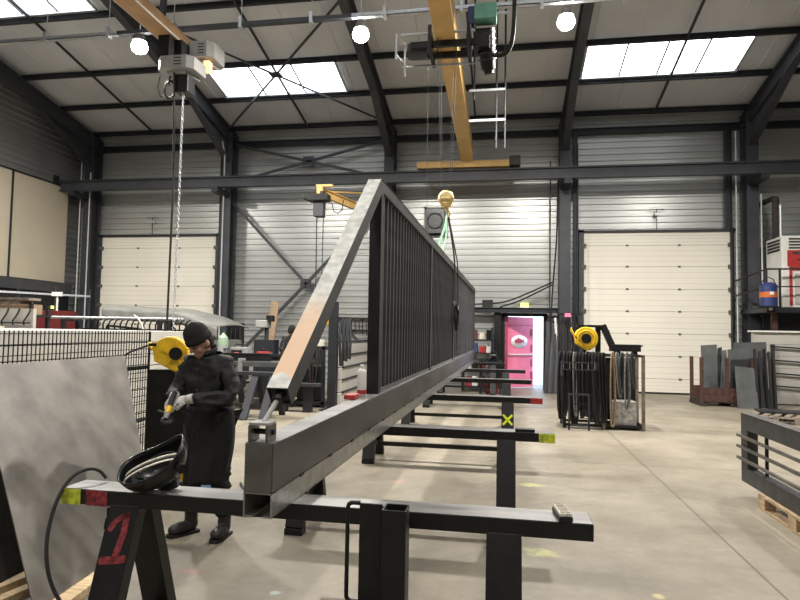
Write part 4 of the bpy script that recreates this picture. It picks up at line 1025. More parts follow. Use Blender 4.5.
# ladder of mesh cages further: white ribbed panel stack
def panel_stack(lab, lo_, hi_, axis, n, group=None):
    t = thing('panel_stack', lab, 'cladding panels', ((lo_[0]+hi_[0])/2,(lo_[1]+hi_[1])/2,lo_[2]))
    h = (hi_[2]-lo_[2])/n
    for k in range(n):
        m = MB().box((lo_[0],lo_[1],lo_[2]+k*h),(hi_[0],hi_[1],lo_[2]+(k+1)*h-.012))
        m.obj('panel', 'panel_white', t, True, bev=.006)
    return t
panel_stack('stack of white sandwich panels behind the mesh fence on the left', (-8.6,5.2,0),(-5.2,9.6,1.55),'x',9)
single(MB().box((-8.55,5.6,1.552),(-5.9,6.3,1.58)), 'panel_offcut', 'label_paper', 'pale flat board lying on the white panel stack behind the fence', 'board')
single(MB().box((-6.9,5.13,1.12),(-6.0,5.19,1.35)), 'cardboard_flap', 'grey_wood', 'dark brown board in front of the white panels behind the fence', 'board')
# hooked rods row: curved black brackets on the white stack
hr = thing('hook_rack', 'row of black curved hooks on a white rack above the mesh fence, far left', 'rack', (-8.6,8.4,1.551))
MB().box((-8.58,8.4,1.551),(-7.35,8.46,1.86)).obj('backboard', 'panel_white', hr, True)
for k in range(6):
    x = -8.45+k*.2
    MB().tube([(x+.06,8.38,1.86),(x+.07,8.35,1.80),(x+.03,8.34,1.72),(x-.02,8.34,1.66),(x-.03,8.36,1.60)], .012, 6).obj('hook', 'steel_black', hr, True)
MB().bar((-8.58,8.34,1.63),(-7.35,8.34,1.63),.02,.02).obj('rail', 'steel_black', hr, True)
# timber shelf + dark wall rails
ts = thing('timber_shelf', 'steel rack shelf holding weathered timber on the far left', 'shelf', (-10.4,10.6,0))
MB().box((-12.3,10.2,1.75),(-8.95,10.7,1.80)).obj('shelf_board', 'structure_steel', ts, True)
for x in (-12.25,-9.0):
    for y in (10.22,10.66): MB().box((x-.03,y-.03,0),(x+.03,y+.03,2.0)).obj('upright', 'structure_steel', ts, True)
for k, (z, y, h, x1, mm) in enumerate(((1.802,10.25,.20,-9.05,'old_wood'),(2.004,10.28,.07,-9.3,'grey_wood'),(2.076,10.26,.05,-9.1,'grey_wood'))):
    single(MB().box((-12.1,y,z),(x1,y+.32,z+h)), 'timber_beam', mm, ['thick brown timber beam at the bottom of the far left shelf','grey timber board in the middle of the far left shelf pile','thin grey timber board on top of the far left shelf pile'][k], 'timber', bev=.005)
rl_ = thing('guard_rail', 'dark rail with short posts below the beige wall panels', 'railing', (-11.5,13.6,2.3))
MB().bar((-13.4,11.0,2.42),(-11.3,14.9,2.42),.05,.05).obj('rail', 'galvanised', rl_, True)
for k in range(6):
    p = lerp((-13.4,11.0,0),(-11.3,14.9,0),k/5); MB().bar(p, p+V((0,0,2.62)), .03,.03,(0,1,0)).obj('post', 'structure_face', rl_, True)
cab = thing('cabinet', 'dark red steel cabinet standing by the corner column on the left', 'cabinet', (-10.6,13.0,0))
MB().box((-10.95,12.6,0),(-10.35,13.2,1.95)).obj('body', 'dark_red', cab, True, bev=.01)
MB().box((-10.92,12.585,.08),(-10.67,12.6,1.9)).obj('door', 'dark_red', cab, True); MB().box((-10.63,12.585,.08),(-10.38,12.6,1.9)).obj('door', 'dark_red', cab, True)
ex2.location = (-10.75,12.8,1.952)
MB().box((-.08,-.05,0),(.08,.05,.05)).obj('base', 'black_plastic', ex2); MB().box((-.06,-.05,.05),(.06,.05,.12)).obj('lens', 'exit_glow', ex2)
single(MB().box((-10.65,12.7,2.30),(-10.40,12.76,2.40)).box((-10.53,12.72,1.952),(-10.50,12.75,2.30)), 'junction_box', 'white_paint', 'small white box on a stem above the dark red cabinet', 'box')
for k in range(3): single(MB().cyl((-9.9+.0,11.8+k*.12,1.78+.0),(-6.9,11.9+k*.12,1.78),.035,n=10), 'steel_pipe', 'galvanised', ['front','middle','rear'][k]+'most of three galvanised pipes lying on the rack left of the grey tarpaulin', 'pipe')
pr_ = thing('pipe_rack', 'dark rack carrying three galvanised pipes left of the grey tarpaulin', 'rack', (-8.4,11.9,0))
for x in (-9.5,-7.2): 
    MB().box((x-.04,11.68,0),(x+.04,11.76,1.70)).box((x-.04,12.14,0),(x+.04,12.22,1.70)).box((x-.04,11.68,1.70),(x+.04,12.22,1.744)).obj('frame', 'structure_steel', pr_, True)
MB().box((-9.4,11.72,1.45),(-7.3,12.18,1.49)).obj('shelf', 'structure_steel', pr_, True)
# tarpaulin-covered container
tc_ = thing('covered_container', 'low container under a sagging grey tarpaulin in front of the left cream door', 'container', (-8.0,14,0))
def tp(u, v):
    x = -9.42+2.95*u; y = 12.9+1.7*v
    z = 2.05 - .10*u - .33*max(0,(u-.5)/.5)**2 + .06*math.sin(PI*v) + .02*noise.noise(V((x*2,y*3,0)))
    return V((x,y,z))
top = MB().grid(tp, 40, 12); top.obj('tarpaulin', 'tarpaulin', tc_, True, solid=.02)
fs_ = MB().grid(lambda u, v: V((tp(u,0).x, 12.9-.02-.015*math.sin(u*40), tp(u,0).z*(1-v)+(tp(u,0).z-.28)*v)), 60, 3); fs_.obj('tarpaulin_skirt', 'tarpaulin', tc_, True, solid=.01)
MB().box((-9.35,12.98,0),(-6.6,14.5,1.32)).obj('box', 'tarpaulin', tc_, True, bev=.02)
MB().bar((-9.3,12.93,1.62),(-6.6,12.93,1.40),.05,.05).bar((-9.3,12.93,0),(-9.3,12.93,1.62),.05,.05,(0,1,0)).bar((-6.6,12.93,0),(-6.6,12.93,1.4),.05,.05,(0,1,0)).obj('frame', 'steel_black', tc_, True)
# coil springs row under tarp (dark spiky row)
cs = thing('bar_rack', 'row of dark curved bar ends on a rack in front of the grey tarpaulin', 'rack', (-8.2,11.0,0))
MB().box((-8.2,10.6,1.50),(-5.9,10.7,1.56)).box((-8.2,10.62,0),(-8.14,10.68,1.5)).box((-5.96,10.62,0),(-5.9,10.68,1.5)).obj('frame', 'steel_black', cs, True)
for k in range(18):
    x = -8.12+k*.125
    MB().tube([(x,10.64,1.56),(x+.02,10.6,1.64),(x+.06,10.6,1.72),(x+.11,10.62,1.74)], .016, 6).obj('bar_end', 'steel_black', cs, True)
single(MB().tube([(-6.8,10.5,1.565),(-6.82,10.48,1.66),(-6.90,10.46,1.78),(-6.98,10.48,1.82)], .016, 8).box((-6.86,10.46,1.56),(-6.76,10.62,1.565)), 'white_rag', 'white_paint', 'white rag hooked over the dark bar rack behind the yellow reel', 'rag')
# hose reel on black post
hrl = thing('hose_reel', 'large yellow hose reel on a black post behind the worker', 'hose reel', (-3.27,5.55,0))
MB().box((-3.47,5.48,0),(-2.99,5.62,1.18)).obj('post', 'steel_black', hrl, True)
MB().box((-3.55,5.40,0),(-3.05,5.70,.02)).obj('foot_plate', 'steel_black', hrl, True)
case = MB(); pr = []
for k in range(21):
    a = math.radians(-70+k*11.5); pr.append((math.cos(a)*.175, math.sin(a)*.18))
pr += [(-.20,.13),(-.20,.07),(-.155,.05),(-.14,-.06)]
case.prism([(z, x) for x, z in pr], 'y', -.09, .09)
R_ = Matrix.Rotation(math.radians(22), 3, 'Z'); case.v = [R_ @ p + V((-3.26,5.52,1.33)) for p in case.v]
case.obj('casing', 'reel_yellow', hrl, True, bev=.02)
hub = MB().cyl((0,-.115,0),(0,-.085,0),.062,n=22); hub.v = [R_ @ p + V((-3.19,5.52,1.345)) for p in hub.v]; hub.obj('hub', 'black_plastic', hrl, True)
o_ = MB().box((-.19,-.095,.085),(-.12,-.088,.115)); o_.v = [R_ @ p + V((-3.26,5.52,1.33)) for p in o_.v]; o_.obj('outlet', 'black_plastic', hrl, True)
for a in (.4, 1.6, 2.8, 4.0, 5.2):
    sp = MB().bar((.07*math.cos(a),-.094,.07*math.sin(a)),(.14*math.cos(a),-.094,.14*math.sin(a)),.014,.01,(0,1,0)); sp.v = [R_ @ p + V((-3.19,5.52,1.345)) for p in sp.v]; sp.obj('rib', 'reel_yellow', hrl, True)
single(MB().tube([(-3.43,5.42,1.425),(-3.55,5.30,1.36),(-3.66,5.18,1.25),(-3.70,5.1,1.1)], .010, 6), 'hose', 'black_rubber', 'black hose running from the yellow reel down to the mesh fence', 'hose')
single(MB().box((-3.10,5.35,0),(-3.05,5.6,.26)).box((-3.10,5.35,0),(-2.98,5.6,.03)), 'tool_case', 'yellow', 'small yellow case on the floor behind the worker\'s legs', 'case')
single(MB().box((-2.90,5.4,0),(-2.72,5.62,.24)), 'parts_bin', 'light_blue', 'light blue parts bin on the floor behind the worker\'s legs', 'bin', bev=.01)
single(MB().tube([(-3.03,5.25,.03),(-3.0,5.22,.14),(-2.93,5.25,.16),(-2.9,5.28,.03)],.03,8), 'cable_bundle', 'black_rubber', 'bundle of black cable between the yellow case and the blue bin', 'cable')

# ================================================================== FAR WORKBENCHES
wb = thing('work_trestle', 'grey steel work trestle right of the worker with splayed legs', 'trestle', (-4.55,10.4,0))
MB().box((-5.05,10.3,.76),(-3.9,10.5,.82)).obj('top_beam', 'structure_face', wb, True)
for x in (-4.85,-4.45,-4.1):
    MB().bar((x+.03,10.35,.76),(x-.03,9.98,0),.13,.07,(0,1,0)).obj('leg', 'structure_face', wb, True)
    MB().bar((x+.03,10.45,.76),(x+.03,10.82,0),.10,.07,(0,1,0)).obj('leg', 'structure_steel', wb, True)
MB().bar((-4.9,10.1,.25),(-4.0,10.1,.25),.05,.05).obj('stretcher', 'structure_steel', wb, True)
cp_ = thing('clamp', 'small pale clamp standing on the grey work trestle', 'clamp', (-4.74,10.38,.821))
MB().box((-.03,-.03,0),(.03,.03,.20)).obj('post', 'galvanised', cp_); MB().box((-.03,-.03,.20),(.09,.03,.24)).obj('jaw', 'galvanised', cp_)
sbm = thing('steel_table', 'long dark steel welding table behind the work trestle', 'table', (-5.1,12,0))
MB().box((-6.2,11.2,.86),(-4.1,12.8,.95)).obj('top', 'sheet_grey', sbm, True)
for x in (-6.1,-4.2):
    for y in (11.3,12.7): MB().box((x-.05,y-.05,0),(x+.05,y+.05,.86)).obj('leg', 'structure_steel', sbm, True)
for k, (y, h) in enumerate(((11.35,.16),(11.75,.10),(12.1,.12))):
    single(MB().ibeam((-5.9+.2*k,y,.951+h/2),(-4.6+.25*k,y+.15,.951+h/2),.12,h,.012), 'steel_beam', 'sheet_dark', ['nearest','middle','farthest'][k]+' dark steel beam lying on the long welding table', 'beam')
for k, (x, y, w_, d_, h, mm, nm, lab) in enumerate((
    (-5.75,12.6,.40,.3,.24,'hoist_grey','welding_machine','grey and black welding machine on the long table'),
    (-5.22,12.62,.26,.2,.15,'red_paint','tool_box','red box with a dark front on the long welding table'),
    (-4.55,12.6,.45,.3,.16,'sheet_dark','tool_tray','dark tool tray on the bench right of the second worker'),
    (-4.75,14.6,.5,.4,1.25,'sheet_dark','welding_set','dark welding set standing behind the raking brace'))):
    z0 = .951 if k < 3 else 0
    t = thing(nm, lab, 'equipment', (x,y,z0))
    MB().box((-w_/2,-d_/2,0),(w_/2,d_/2,h)).obj('body', mm, t, bev=.01)
    MB().box((-w_/2+.05,-d_/2-.012,.06),(w_/2-.1,-d_/2,h-.06)).obj('front_panel', 'black_plastic', t)
    MB().tube([(-w_/2+.05,0,h),(-w_/2+.08,0,h+.06),(w_/2-.08,0,h+.06),(w_/2-.05,0,h)], .012, 6).obj('handle', 'steel_black', t)
bd_ = thing('drill_press', 'small machine with a pale head and dark arm behind the bench', 'machine', (-5.5,13.45,0))
MB().box((-5.75,13.3,0),(-5.25,13.6,1.35)).obj('pedestal', 'structure_steel', bd_, True); MB().cyl((-5.5,13.45,1.35),(-5.5,13.45,1.80),.05,n=12).obj('column', 'structure_face', bd_, True)
MB().cbox((-5.55,13.35,1.72),(.28,.3,.18)).obj('head', 'hoist_white', bd_, True, bev=.02); MB().cyl((-5.38,13.35,1.78),(-5.38,13.35,1.92),.10,n=18).obj('motor', 'steel_black', bd_, True)
single(MB().bar((-5.98,14.5,.0),(-5.74,14.55,2.30),.20,.05,(0,1,0)), 'timber_plank', 'old_wood', 'tall brown plank leaning upright against machinery left of the second worker', 'plank')
gb = thing('gas_cylinder', 'pale green-topped gas cylinder standing behind the worker\'s shoulder', 'gas cylinder', (-6.03,12.3,0))
MB().lathe([(.001,0),(.11,0),(.115,.02),(.115,1.30),(.10,1.40)], (0,0,0), 22).obj('cylinder', 'hoist_white', gb)
MB().lathe([(.10,1.40),(.06,1.45),(.03,1.47),(.03,1.50),(.001,1.50)], (0,0,0), 22).lathe([(.1165,1.22),(.1165,1.31),(.102,1.402)],(0,0,0),22,cap=False).obj('shoulder', 'bottle_green', gb)
MB().cyl((0,0,1.50),(0,0,1.56),.02,n=8).cyl((-.04,0,1.53),(.04,0,1.53),.012,n=8).obj('valve', 'structure_face', gb)
tt = thing('torch_trolley', 'dark trolley with cables standing beside the column behind the worker', 'trolley', (-5.35,12.0,0))
tt.location = (-7.2,15.6,0)
MB().box((-.25,-.2,.2),(.25,.2,1.1)).obj('box', 'structure_steel', tt); MB().box((-.22,-.15,1.1),(.1,.15,1.75)).obj('tank', 'steel_black', tt)
MB().cyl((-.3,-.2,.12),(-.24,-.2,.12),.12,n=16).cyl((.24,-.2,.12),(.3,-.2,.12),.12,n=16).cyl((-.3,.15,.12),(.3,.15,.12),.03,n=8).obj('wheel', 'black_rubber', tt)
for k in range(3): MB().tube([(-.1+.12*k,-.22,1.6),(-.12+.14*k,-.26,1.2),(-.1+.16*k,-.28,.6),(0+.1*k,-.26,.2)], .02, 6).obj('cable', 'black_rubber', tt)
random.seed(9)
kinds = [('hand_clamp','clamp'),('paint_tin','tin'),('rag','rag'),('hand_tool','tool'),('angle_block','block')]
spots = ['at the left end','second from the left','third from the left','in the middle','third from the right','second from the right','at the right end']
for k in range(7):
    x = -6.0+k*.27; y = 12.2+.0*k; kn_, ct = kinds[k % 5]; z0 = .951; m = MB()
    if ct == 'clamp': m.box((x,y,z0),(x+.03,y+.03,z0+.22)).box((x,y,z0+.19),(x+.14,y+.03,z0+.22)).box((x,y,z0),(x+.14,y+.03,z0+.025)).cyl((x+.12,y+.015,z0+.06),(x+.12,y+.015,z0+.24),.009,n=8)
    elif ct == 'tin': m.lathe([(.001,0),(.05,0),(.05,.13),(.045,.14),(.001,.14)], (x+.06,y,z0), 16)
    elif ct == 'rag': m.grid(lambda u, v: V((x+.16*u, y+.14*v, z0+.002+.07*math.sin(PI*u)*math.sin(PI*v)*(1+.5*math.sin(9*u+4*v)))), 10, 10)
    elif ct == 'tool': m.cyl((x,y,z0+.03),(x+.16,y+.03,z0+.03),.03,.022,n=12).cyl((x+.02,y,z0+.03),(x+.02,y,z0+.13),.02,n=10)
    else: m.box((x,y,z0),(x+.14,y+.12,z0+.02)).box((x,y,z0),(x+.02,y+.12,z0+.14))
    single(m, kn_, ['structure_face','red_paint','label_paper','dark_red','galvanised','rust','white_paint'][k], '%s %s in the row of small items on the long welding table' % (['dark','red','pale','dark red','bright','rusty','white'][k], ct), ct, 'small items on the long welding table')
for k, (z, mm) in enumerate(((1.26,'red_paint'),(1.26,'label_paper'))):
    single(MB().box((-4.25+.3*k,12.15,z+.001),(-4.05+.3*k,12.35,z+.13)), 'parts_tray', mm, ['red','pale'][k]+' parts tray on top of the dark machine frame', 'tray', bev=.006)
# tall post with hanging cables
tp_ = thing('tool_post', 'tall dark steel post with a rail and hanging coats of cable left of the gate', 'post', (-3.4,11.75,0))
MB().box((-3.47,11.68,0),(-3.30,11.82,2.18)).obj('post', 'structure_steel', tp_, True)
MB().box((-3.6,11.55,0),(-3.2,11.95,.02)).obj('foot_plate', 'structure_steel', tp_, True)
MB().bar((-3.3,11.75,1.85),(-3.0,11.75,1.85),.04,.04).obj('arm', 'structure_steel', tp_, True)
for k, (x, z0) in enumerate(((-3.22,.9),(-3.14,1.0),(-3.07,1.05))):
    single(MB().tube([(x,11.72,1.80),(x-.02,11.70,1.5),(x+.01,11.70,z0),(x+.05,11.70,z0-.02),(x+.05,11.72,1.4),(x+.02,11.74,1.84)], .028, 6), 'cable_loop', 'structure_face', ['leftmost','middle','rightmost'][k]+' of three cable loops hanging on the tall dark post', 'cable')
sp_ = thing('short_post', 'short dark steel stand with a flat top beside the tall post', 'stand', (-3.75,11.3,0))
MB().box((-3.82,11.24,0),(-3.66,11.38,.50)).obj('post', 'structure_steel', sp_, True); MB().box((-4.5,11.2,.50),(-3.5,11.42,.56)).obj('top', 'structure_face', sp_, True)
MB().box((-4.45,11.24,0),(-4.35,11.38,.50)).obj('post', 'structure_steel', sp_, True)
dk = thing('machine_frame', 'dark machine frame with cables behind the short stand', 'machine', (-4.0,12.2,0))
MB().box((-4.35,12.0,.05),(-3.62,12.6,.12)).box((-4.35,12.0,1.2),(-3.62,12.6,1.26)).obj('shelf', 'structure_steel', dk, True)
for x in (-4.33,-3.66):
    for y in (12.03,12.56): MB().box((x-.03,y-.03,0),(x+.03,y+.03,1.26)).obj('upright', 'structure_steel', dk, True)
MB().box((-4.25,12.1,.12),(-3.75,12.5,.85)).obj('body', 'steel_black', dk, True, bev=.02)
for k in range(5): MB().tube([(-4.2+.1*k,11.98,1.15),(-4.15+.1*k,11.94,.8+.05*k),(-4.0+.05*k,11.95,.5),(-3.9,11.98,.9-.05*k)], .018, 6).obj('cable', 'rust' if k == 2 else 'black_rubber', dk, True)
# white ribbed low wall running back beside the gate
wp = thing('panel_partition', 'low white ribbed partition wall left of the gate with tools on its top rail', 'partition', (-3.45,14.9,0))
for k in range(5): MB().box((-3.43,12.3,.04+k*.26),(-3.35,17.1,.04+k*.26+.245)).obj('panel', 'panel_white', wp, True, bev=.01)
MB().box((-3.46,12.3,1.34),(-3.32,17.1,1.38)).obj('top_rail', 'structure_steel', wp, True)
for k in range(4): MB().box((-3.35,12.35,.30+.26*k-.015),(-3.31,17.1,.30+.26*k+.015)).obj('rail', 'structure_steel', wp, True)
for y in (12.35,15.0,17.05): MB().box((-3.49,y-.04,0),(-3.43,y+.04,1.38)).obj('post', 'structure_steel', wp, True)
wr_ = thing('tool_rack', 'wall rail with hanging hand tools behind the partition left of the gate', 'rack', (-4.2,17.4,1.8))
MB().box((-4.9,17.60,1.95),(-3.6,17.68,2.0)).obj('rail', 'rust_black', wr_, True); MB().box((-4.9,17.6,1.60),(-3.6,17.68,1.64)).obj('rail', 'rust_black', wr_, True)
for k in range(11):
    x = -4.85+k*.115; MB().bar((x,17.58,1.97),(x+.01*(k%3),17.58,1.62-.05*(k%4)),.025,.02,(0,1,0)).cbox((x,17.58,1.9-.03*(k%3)),(.06,.03,.04)).obj('tool', ['steel_black','rust','structure_face'][k%3], wr_, True)
for x in (-4.7,-3.8): MB().box((x,17.62,1.3),(x+.03,17.68,2.0)).obj('bracket', 'rust_black', wr_, True)
wc = thing('wall_clock', 'small round dark gauge on the wall left of the gate', 'gauge', (-3.75,17.6,2.25))
MB().cyl((-3.9,17.66,2.3),(-3.9,17.6,2.3),.10,n=20).obj('body', 'structure_face', wc, True); MB().cyl((-3.9,17.6,2.3),(-3.9,17.595,2.3),.07,n=20).obj('dial', 'galvanised', wc, True)
yb = single(MB().box((-5.09,16.9,1.75),(-4.84,17.1,2.15)).box((-5.04,16.9,2.15),(-4.90,17.1,2.28)), 'hanging_sack', 'yellow', 'small yellow tool hanging behind the raking brace', 'tool', bev=.03)
single(MB().bar((-4.97,17.0,2.28),(-4.97,17.0,2.7),.02,.02,(0,1,0)).bar((-4.97,17.0,2.7),(-4.97,17.66,2.7),.02,.02), 'wall_hook', 'structure_steel', 'thin wall hook holding the small yellow tool', 'hook')
# clutter behind far end of the gate
cr = thing('storage_rack', 'dark storage rack with red and white items beside the pink door', 'rack', (-.75,17.2,0))
for x in (-1.10,-.30):
    for y in (16.75,17.15): MB().box((x-.03,y-.03,0),(x+.03,y+.03,1.75)).obj('upright', 'structure_steel', cr, True)
for z in (.12,.6,1.05,1.42): MB().box((-1.13,16.72,z-.03),(-.27,17.18,z)).obj('shelf', 'structure_steel', cr, True)
random.seed(5)
cols = ['red_paint','white_paint','dark_red','label_paper','black_plastic','red_paint','hoist_white','blue']
nn = 0
wrd = ['leftmost','second from left','second from right','rightmost']; lv = {.12:'bottom',.6:'second',1.05:'third',1.42:'top'}
for z in (.12,.6,1.05,1.42):
    x = -1.03
    for j in range(4):
        w_ = random.uniform(.13,.17); h = random.uniform(.16,.28); mm = cols[(nn*3+j) % 8]
        single(MB().box((x,16.80,z+.001),(x+w_,17.1,z+h)), 'storage_box', mm, '%s box on the %s shelf of the dark rack by the pink door' % (wrd[j], lv[z]), 'box', 'boxes on the dark rack', bev=.01); x += .19
    nn += 1
cb = thing('workbench', 'low dark bench with small machines just left of the pink door', 'bench', (-.2,16.7,0))
MB().box((-.62,16.0,.80),(-.02,16.6,.86)).obj('top', 'structure_steel', cb, True)
for x in (-.58,-.06):
    for y in (16.05,16.55): MB().box((x-.03,y-.03,0),(x+.03,y+.03,.80)).obj('leg', 'structure_steel', cb, True)
bv = thing('bench_vice', 'dark bench vice on the low bench left of the pink door', 'vice', (-.25,16.35,.861))
MB().box((-.12,-.15,0),(.12,.15,.08)).box((-.07,-.18,.08),(.07,.0,.26)).box((-.07,.06,.08),(.07,.16,.26)).obj('body', 'steel_black', bv, bev=.01); MB().cyl((0,-.32,.16),(0,-.1,.16),.018,n=8).cyl((-.08,-.3,.16),(.08,-.3,.16),.01,n=8).obj('screw', 'galvanised', bv)
single(MB().box((-.44,16.1,0),(-.12,16.5,.30)), 'storage_box', 'dark_red', 'dark red box on the floor under the low bench left of the pink door', 'box', bev=.01)
pd = single(MB().box((-.26,17.42,0),(.0-.06,17.66,2.25)), 'door_post', 'steel_black', 'thick dark post on the left side of the pink door', 'post')
# cables on the wall above the door
for pts, lab in (([(1.35,17.2,3.05),(.7,17.3,2.75),(.1,17.4,2.5),(-.3,17.4,2.45),(-1.9,17.4,2.36)],'thin black cable sagging from the column to above the pink door, upper one'),
                 ([(1.35,17.2,2.98),(.9,17.3,2.75),(.4,17.4,2.5),(-.1,17.4,2.35)],'thin black cable just below the longer sagging one above the pink door'),
                 ([(1.48,17.1,6.0),(1.46,17.1,4.4),(1.36,17.05,3.2),(1.30,17.05,2.2),(1.28,17.0,.4)],'long black cable hanging down the column right of the pink door')):
    P_ = [V(p) for p in pts]
    for _ in range(2): P_ = [P_[0]]+[q for a, b in zip(P_, P_[1:]) for q in (a*.75+b*.25, a*.25+b*.75)]+[P_[-1]]
    single(MB().tube(P_, .022, 6), 'wall_cable', 'black_rubber', lab, 'cable')
MBx = MB().cbox((-.55+.1,17.45,2.45),(.30,.16,.20)); single(MBx, 'cable_drum', 'black_rubber', 'small dark cable box on the beam left of the exit light', 'box')

# ================================================================== RIGHT SIDE
# dark long straps and bars leaning by the column
random.seed(11)
for k in range(7):
    x0 = 1.12+k*.055; single(MB().bar((x0,16.75,.0),(x0+.09+random.uniform(-.03,.03),17.15,1.95-.03*k),.05,.05,(0,1,0)), 'steel_bar', ['structure_steel','steel_black','structure_face'][k%3], '%s of the dark bars leaning between pink door and column' % ['leftmost','second from the left','third from the left','middle','third from the right','second from the right','rightmost'][k], 'bar', 'dark bars leaning beside the door')
single(MB().bar((1.50,16.9,0),(1.42,17.15,2.05),.06,.04,(0,1,0)), 'pale_pole', 'white_paint', 'pale white pole leaning by the column right of the pink door', 'pole')
# sling rack
sr = thing('sling_rack', 'rusty angle-iron rack hung with black slings in the middle right', 'rack', (1.7,11,0))
SX0, SX1, SY0, SY1, SH = 1.05, 2.34, 10.75, 11.25, 1.27
for x in (SX0,1.70,SX1):
    for y in (SY0,SY1): MB().box((x-.025,y-.025,0),(x+.025,y+.025,SH)).obj('post', 'grey_wood' if x > 1.5 else 'steel_black', sr, True)
for y in (SY0,SY1):
    MB().box((SX0,y-.025,SH-.04),(SX1,y+.025,SH)).obj('top_rail', 'rust_black', sr, True); MB().box((SX0,y-.02,.04),(SX1,y+.02,.08)).obj('bottom_rail', 'rust_black', sr, True)
for x in (SX0,1.70,SX1):
    MB().box((x-.02,SY0,.04),(x+.02,SY1,.08)).obj('cross_rail', 'rust_black', sr, True); MB().box((x-.02,SY0,SH-.04),(x+.02,SY1,SH-.005)).obj('cross_rail', 'rust_black', sr, True)
MB().box((1.72,SY0+.02,.03),(SX1-.02,SY1-.02,.045)).obj('bottom_shelf', 'rust_black', sr, True)
MB().box((1.72,SY1-.01,.1),(SX1-.02,SY1,1.2)).obj('back_panel', 'steel_black', sr, True)
def hang(x, y, ztop, zbot, m_, lab, w_=.055, name='lifting_sling'):
    pts = []; w2 = random.uniform(.02,.05); dx = random.uniform(-.03,.03)
    pts = [(x,y,ztop),(x-.02,y-.04,ztop-.05),(x-.02+dx,y-.05,(ztop+zbot)/2),(x+dx*1.6,y-.05,zbot+.03),(x+.02+dx*1.6,y-.045,zbot),(x+w2+dx,y-.03,zbot+.06),(x+w2,y-.02,(ztop+zbot)/2),(x+.01,y,ztop+.01)]
    P_ = [V(p) for p in pts]
    for _ in range(2): P_ = [P_[0]]+[q for a, b in zip(P_, P_[1:]) for q in (a*.75+b*.25, a*.25+b*.75)]+[P_[-1]]
    return single(MB().tube(P_, w_/2, 8, flat=.45), name, m_, lab, 'sling', 'slings hanging on the rack')
G_ = ['black_web','black_web','steel_black','black_rubber','black_web']
for k in range(13):
    hang(SX0+.0+k*.052, SY0-.045+(k%3)*.01, SH+.02, random.uniform(.08,.30), G_[k%5] if k != 3 else 'grey_web', 'sling hanging on the front of the rack left of its middle post', random.uniform(.06,.085))
for k in range(8):
    hang(SX0+.02+k*.08, SY0+.22, SH+.02, random.uniform(.15,.4), 'black_web', 'sling hanging inside the rack left of its middle post', .07)
for k, (x, zb, m_, lab) in enumerate(((1.83,.06,'old_wood','brown strap hanging long just right of the middle post of the rack'),(1.90,.55,'grey_web','grey-green strap hanging in the right bay of the rack, left of its fellows'),(1.98,.62,'structure_face','mid-grey strap in the middle of the right bay of the rack'),(2.06,.35,'grey_web','pale strap hanging lowest above the silver box on the rack'),(2.14,.7,'structure_face','short grey strap on the right of the right bay of the rack'))):
    hang(x, SY0-.04, SH+.03, zb, m_, lab, .06)
for k in range(5): hang(1.0-.02+k*.012, SY0+.05+k*.09, SH+.01, .15+.1*(k%2), 'black_web', 'sling bunched on the left end of the rack', .07)
# chains/low bracket frame in front
lf = thing('wire_stand', 'small dark steel frame standing at the foot of the sling rack', 'frame', (1.25,10.5,0))
for x in (1.10,1.42): MB().box((x-.015,10.48,0),(x+.015,10.51,.58)).obj('post', 'structure_face', lf, True)
MB().box((1.085,10.48,.58),(1.435,10.51,.61)).obj('rail', 'structure_face', lf, True); MB().box((1.085,10.48,.08),(1.435,10.51,.10)).obj('rail', 'structure_face', lf, True)
for z in (.2,.32,.44): MB().box((1.1,10.485,z),(1.42,10.50,z+.012)).obj('rod', 'structure_steel', lf, True)
tray_ = thing('wire_tray', 'dark wire tray projecting from the left end of the sling rack', 'tray', (1.25,10.6,1.1))
MB().box((.98,10.45,1.12),(1.55,10.47,1.14)).box((.98,10.45,1.0),(1.55,10.47,1.02)).box((.98,10.45,.9),(1.0,10.73,1.14)).box((1.53,10.45,1.0),(1.55,10.73,1.14)).obj('frame', 'structure_face', tray_, True)
for k in range(6): MB().box((1.0+k*.1,10.455,1.0),(1.008+k*.1,10.465,1.14)).obj('wire', 'galvanised', tray_, True)
fb = MB().cbox((2.06,10.98,.25),(.40,.34,.40)); 
fbm = MB().grid(lambda u, v: V((1.87+.38*u, 10.80+.012*noise.noise(V((u*9,v*9,1)))*3, .047+.43*v)), 14, 14, smooth=False)
fb_t = thing('foil_box', 'crumpled silver-white box at the foot of the rack', 'box', (2.06,10.98,.046))
MB().box((-.19,-.16,0),(.19,.16,.43)).obj('box', 'foil', fb_t, bev=.02)
# reel + black bracket on top of the rack
r2_ = thing('hose_reel', 'yellow hose reel with black hub standing on the sling rack', 'hose reel', (1.42,10.95,SH+.001))
case = MB(); pr = []
for k in range(25):
    a = math.radians(-90+k*10.5); pr.append((math.cos(a)*.20, math.sin(a)*.205))
pr += [(-.25,.20),(-.25,.12),(-.20,.05),(-.17,-.10)]
case.prism([(z, x) for x, z in pr], 'y', -.08, .08); case.v = [p+V((0,-.05,.26)) for p in case.v]
case.obj('casing', 'reel_yellow', r2_, bev=.02)
MB().cyl((0,-.15,.26),(0,-.12,.26),.085,n=24).obj('hub', 'black_plastic', r2_); MB().tube([(.14*math.cos(a),-.132,.26+.14*math.sin(a)) for a in [j*2*PI/24 for j in range(24)]], .008, 6, closed=True).obj('rim_groove', 'yellow', r2_)
MB().box((-.1,.03,0),(.1,.13,.03)).box((-.03,.03,.03),(.03,.08,.2)).box((-.15,-.1,.46),(.28,.1,.50)).box((.18,.0,.03),(.26,.1,.46)).obj('stand', 'steel_black', r2_)
bb_ = thing('pipe_bracket', 'black angled bracket with a shallow tray right of the yellow reel on the rack', 'bracket', (1.95,10.95,SH+.001))
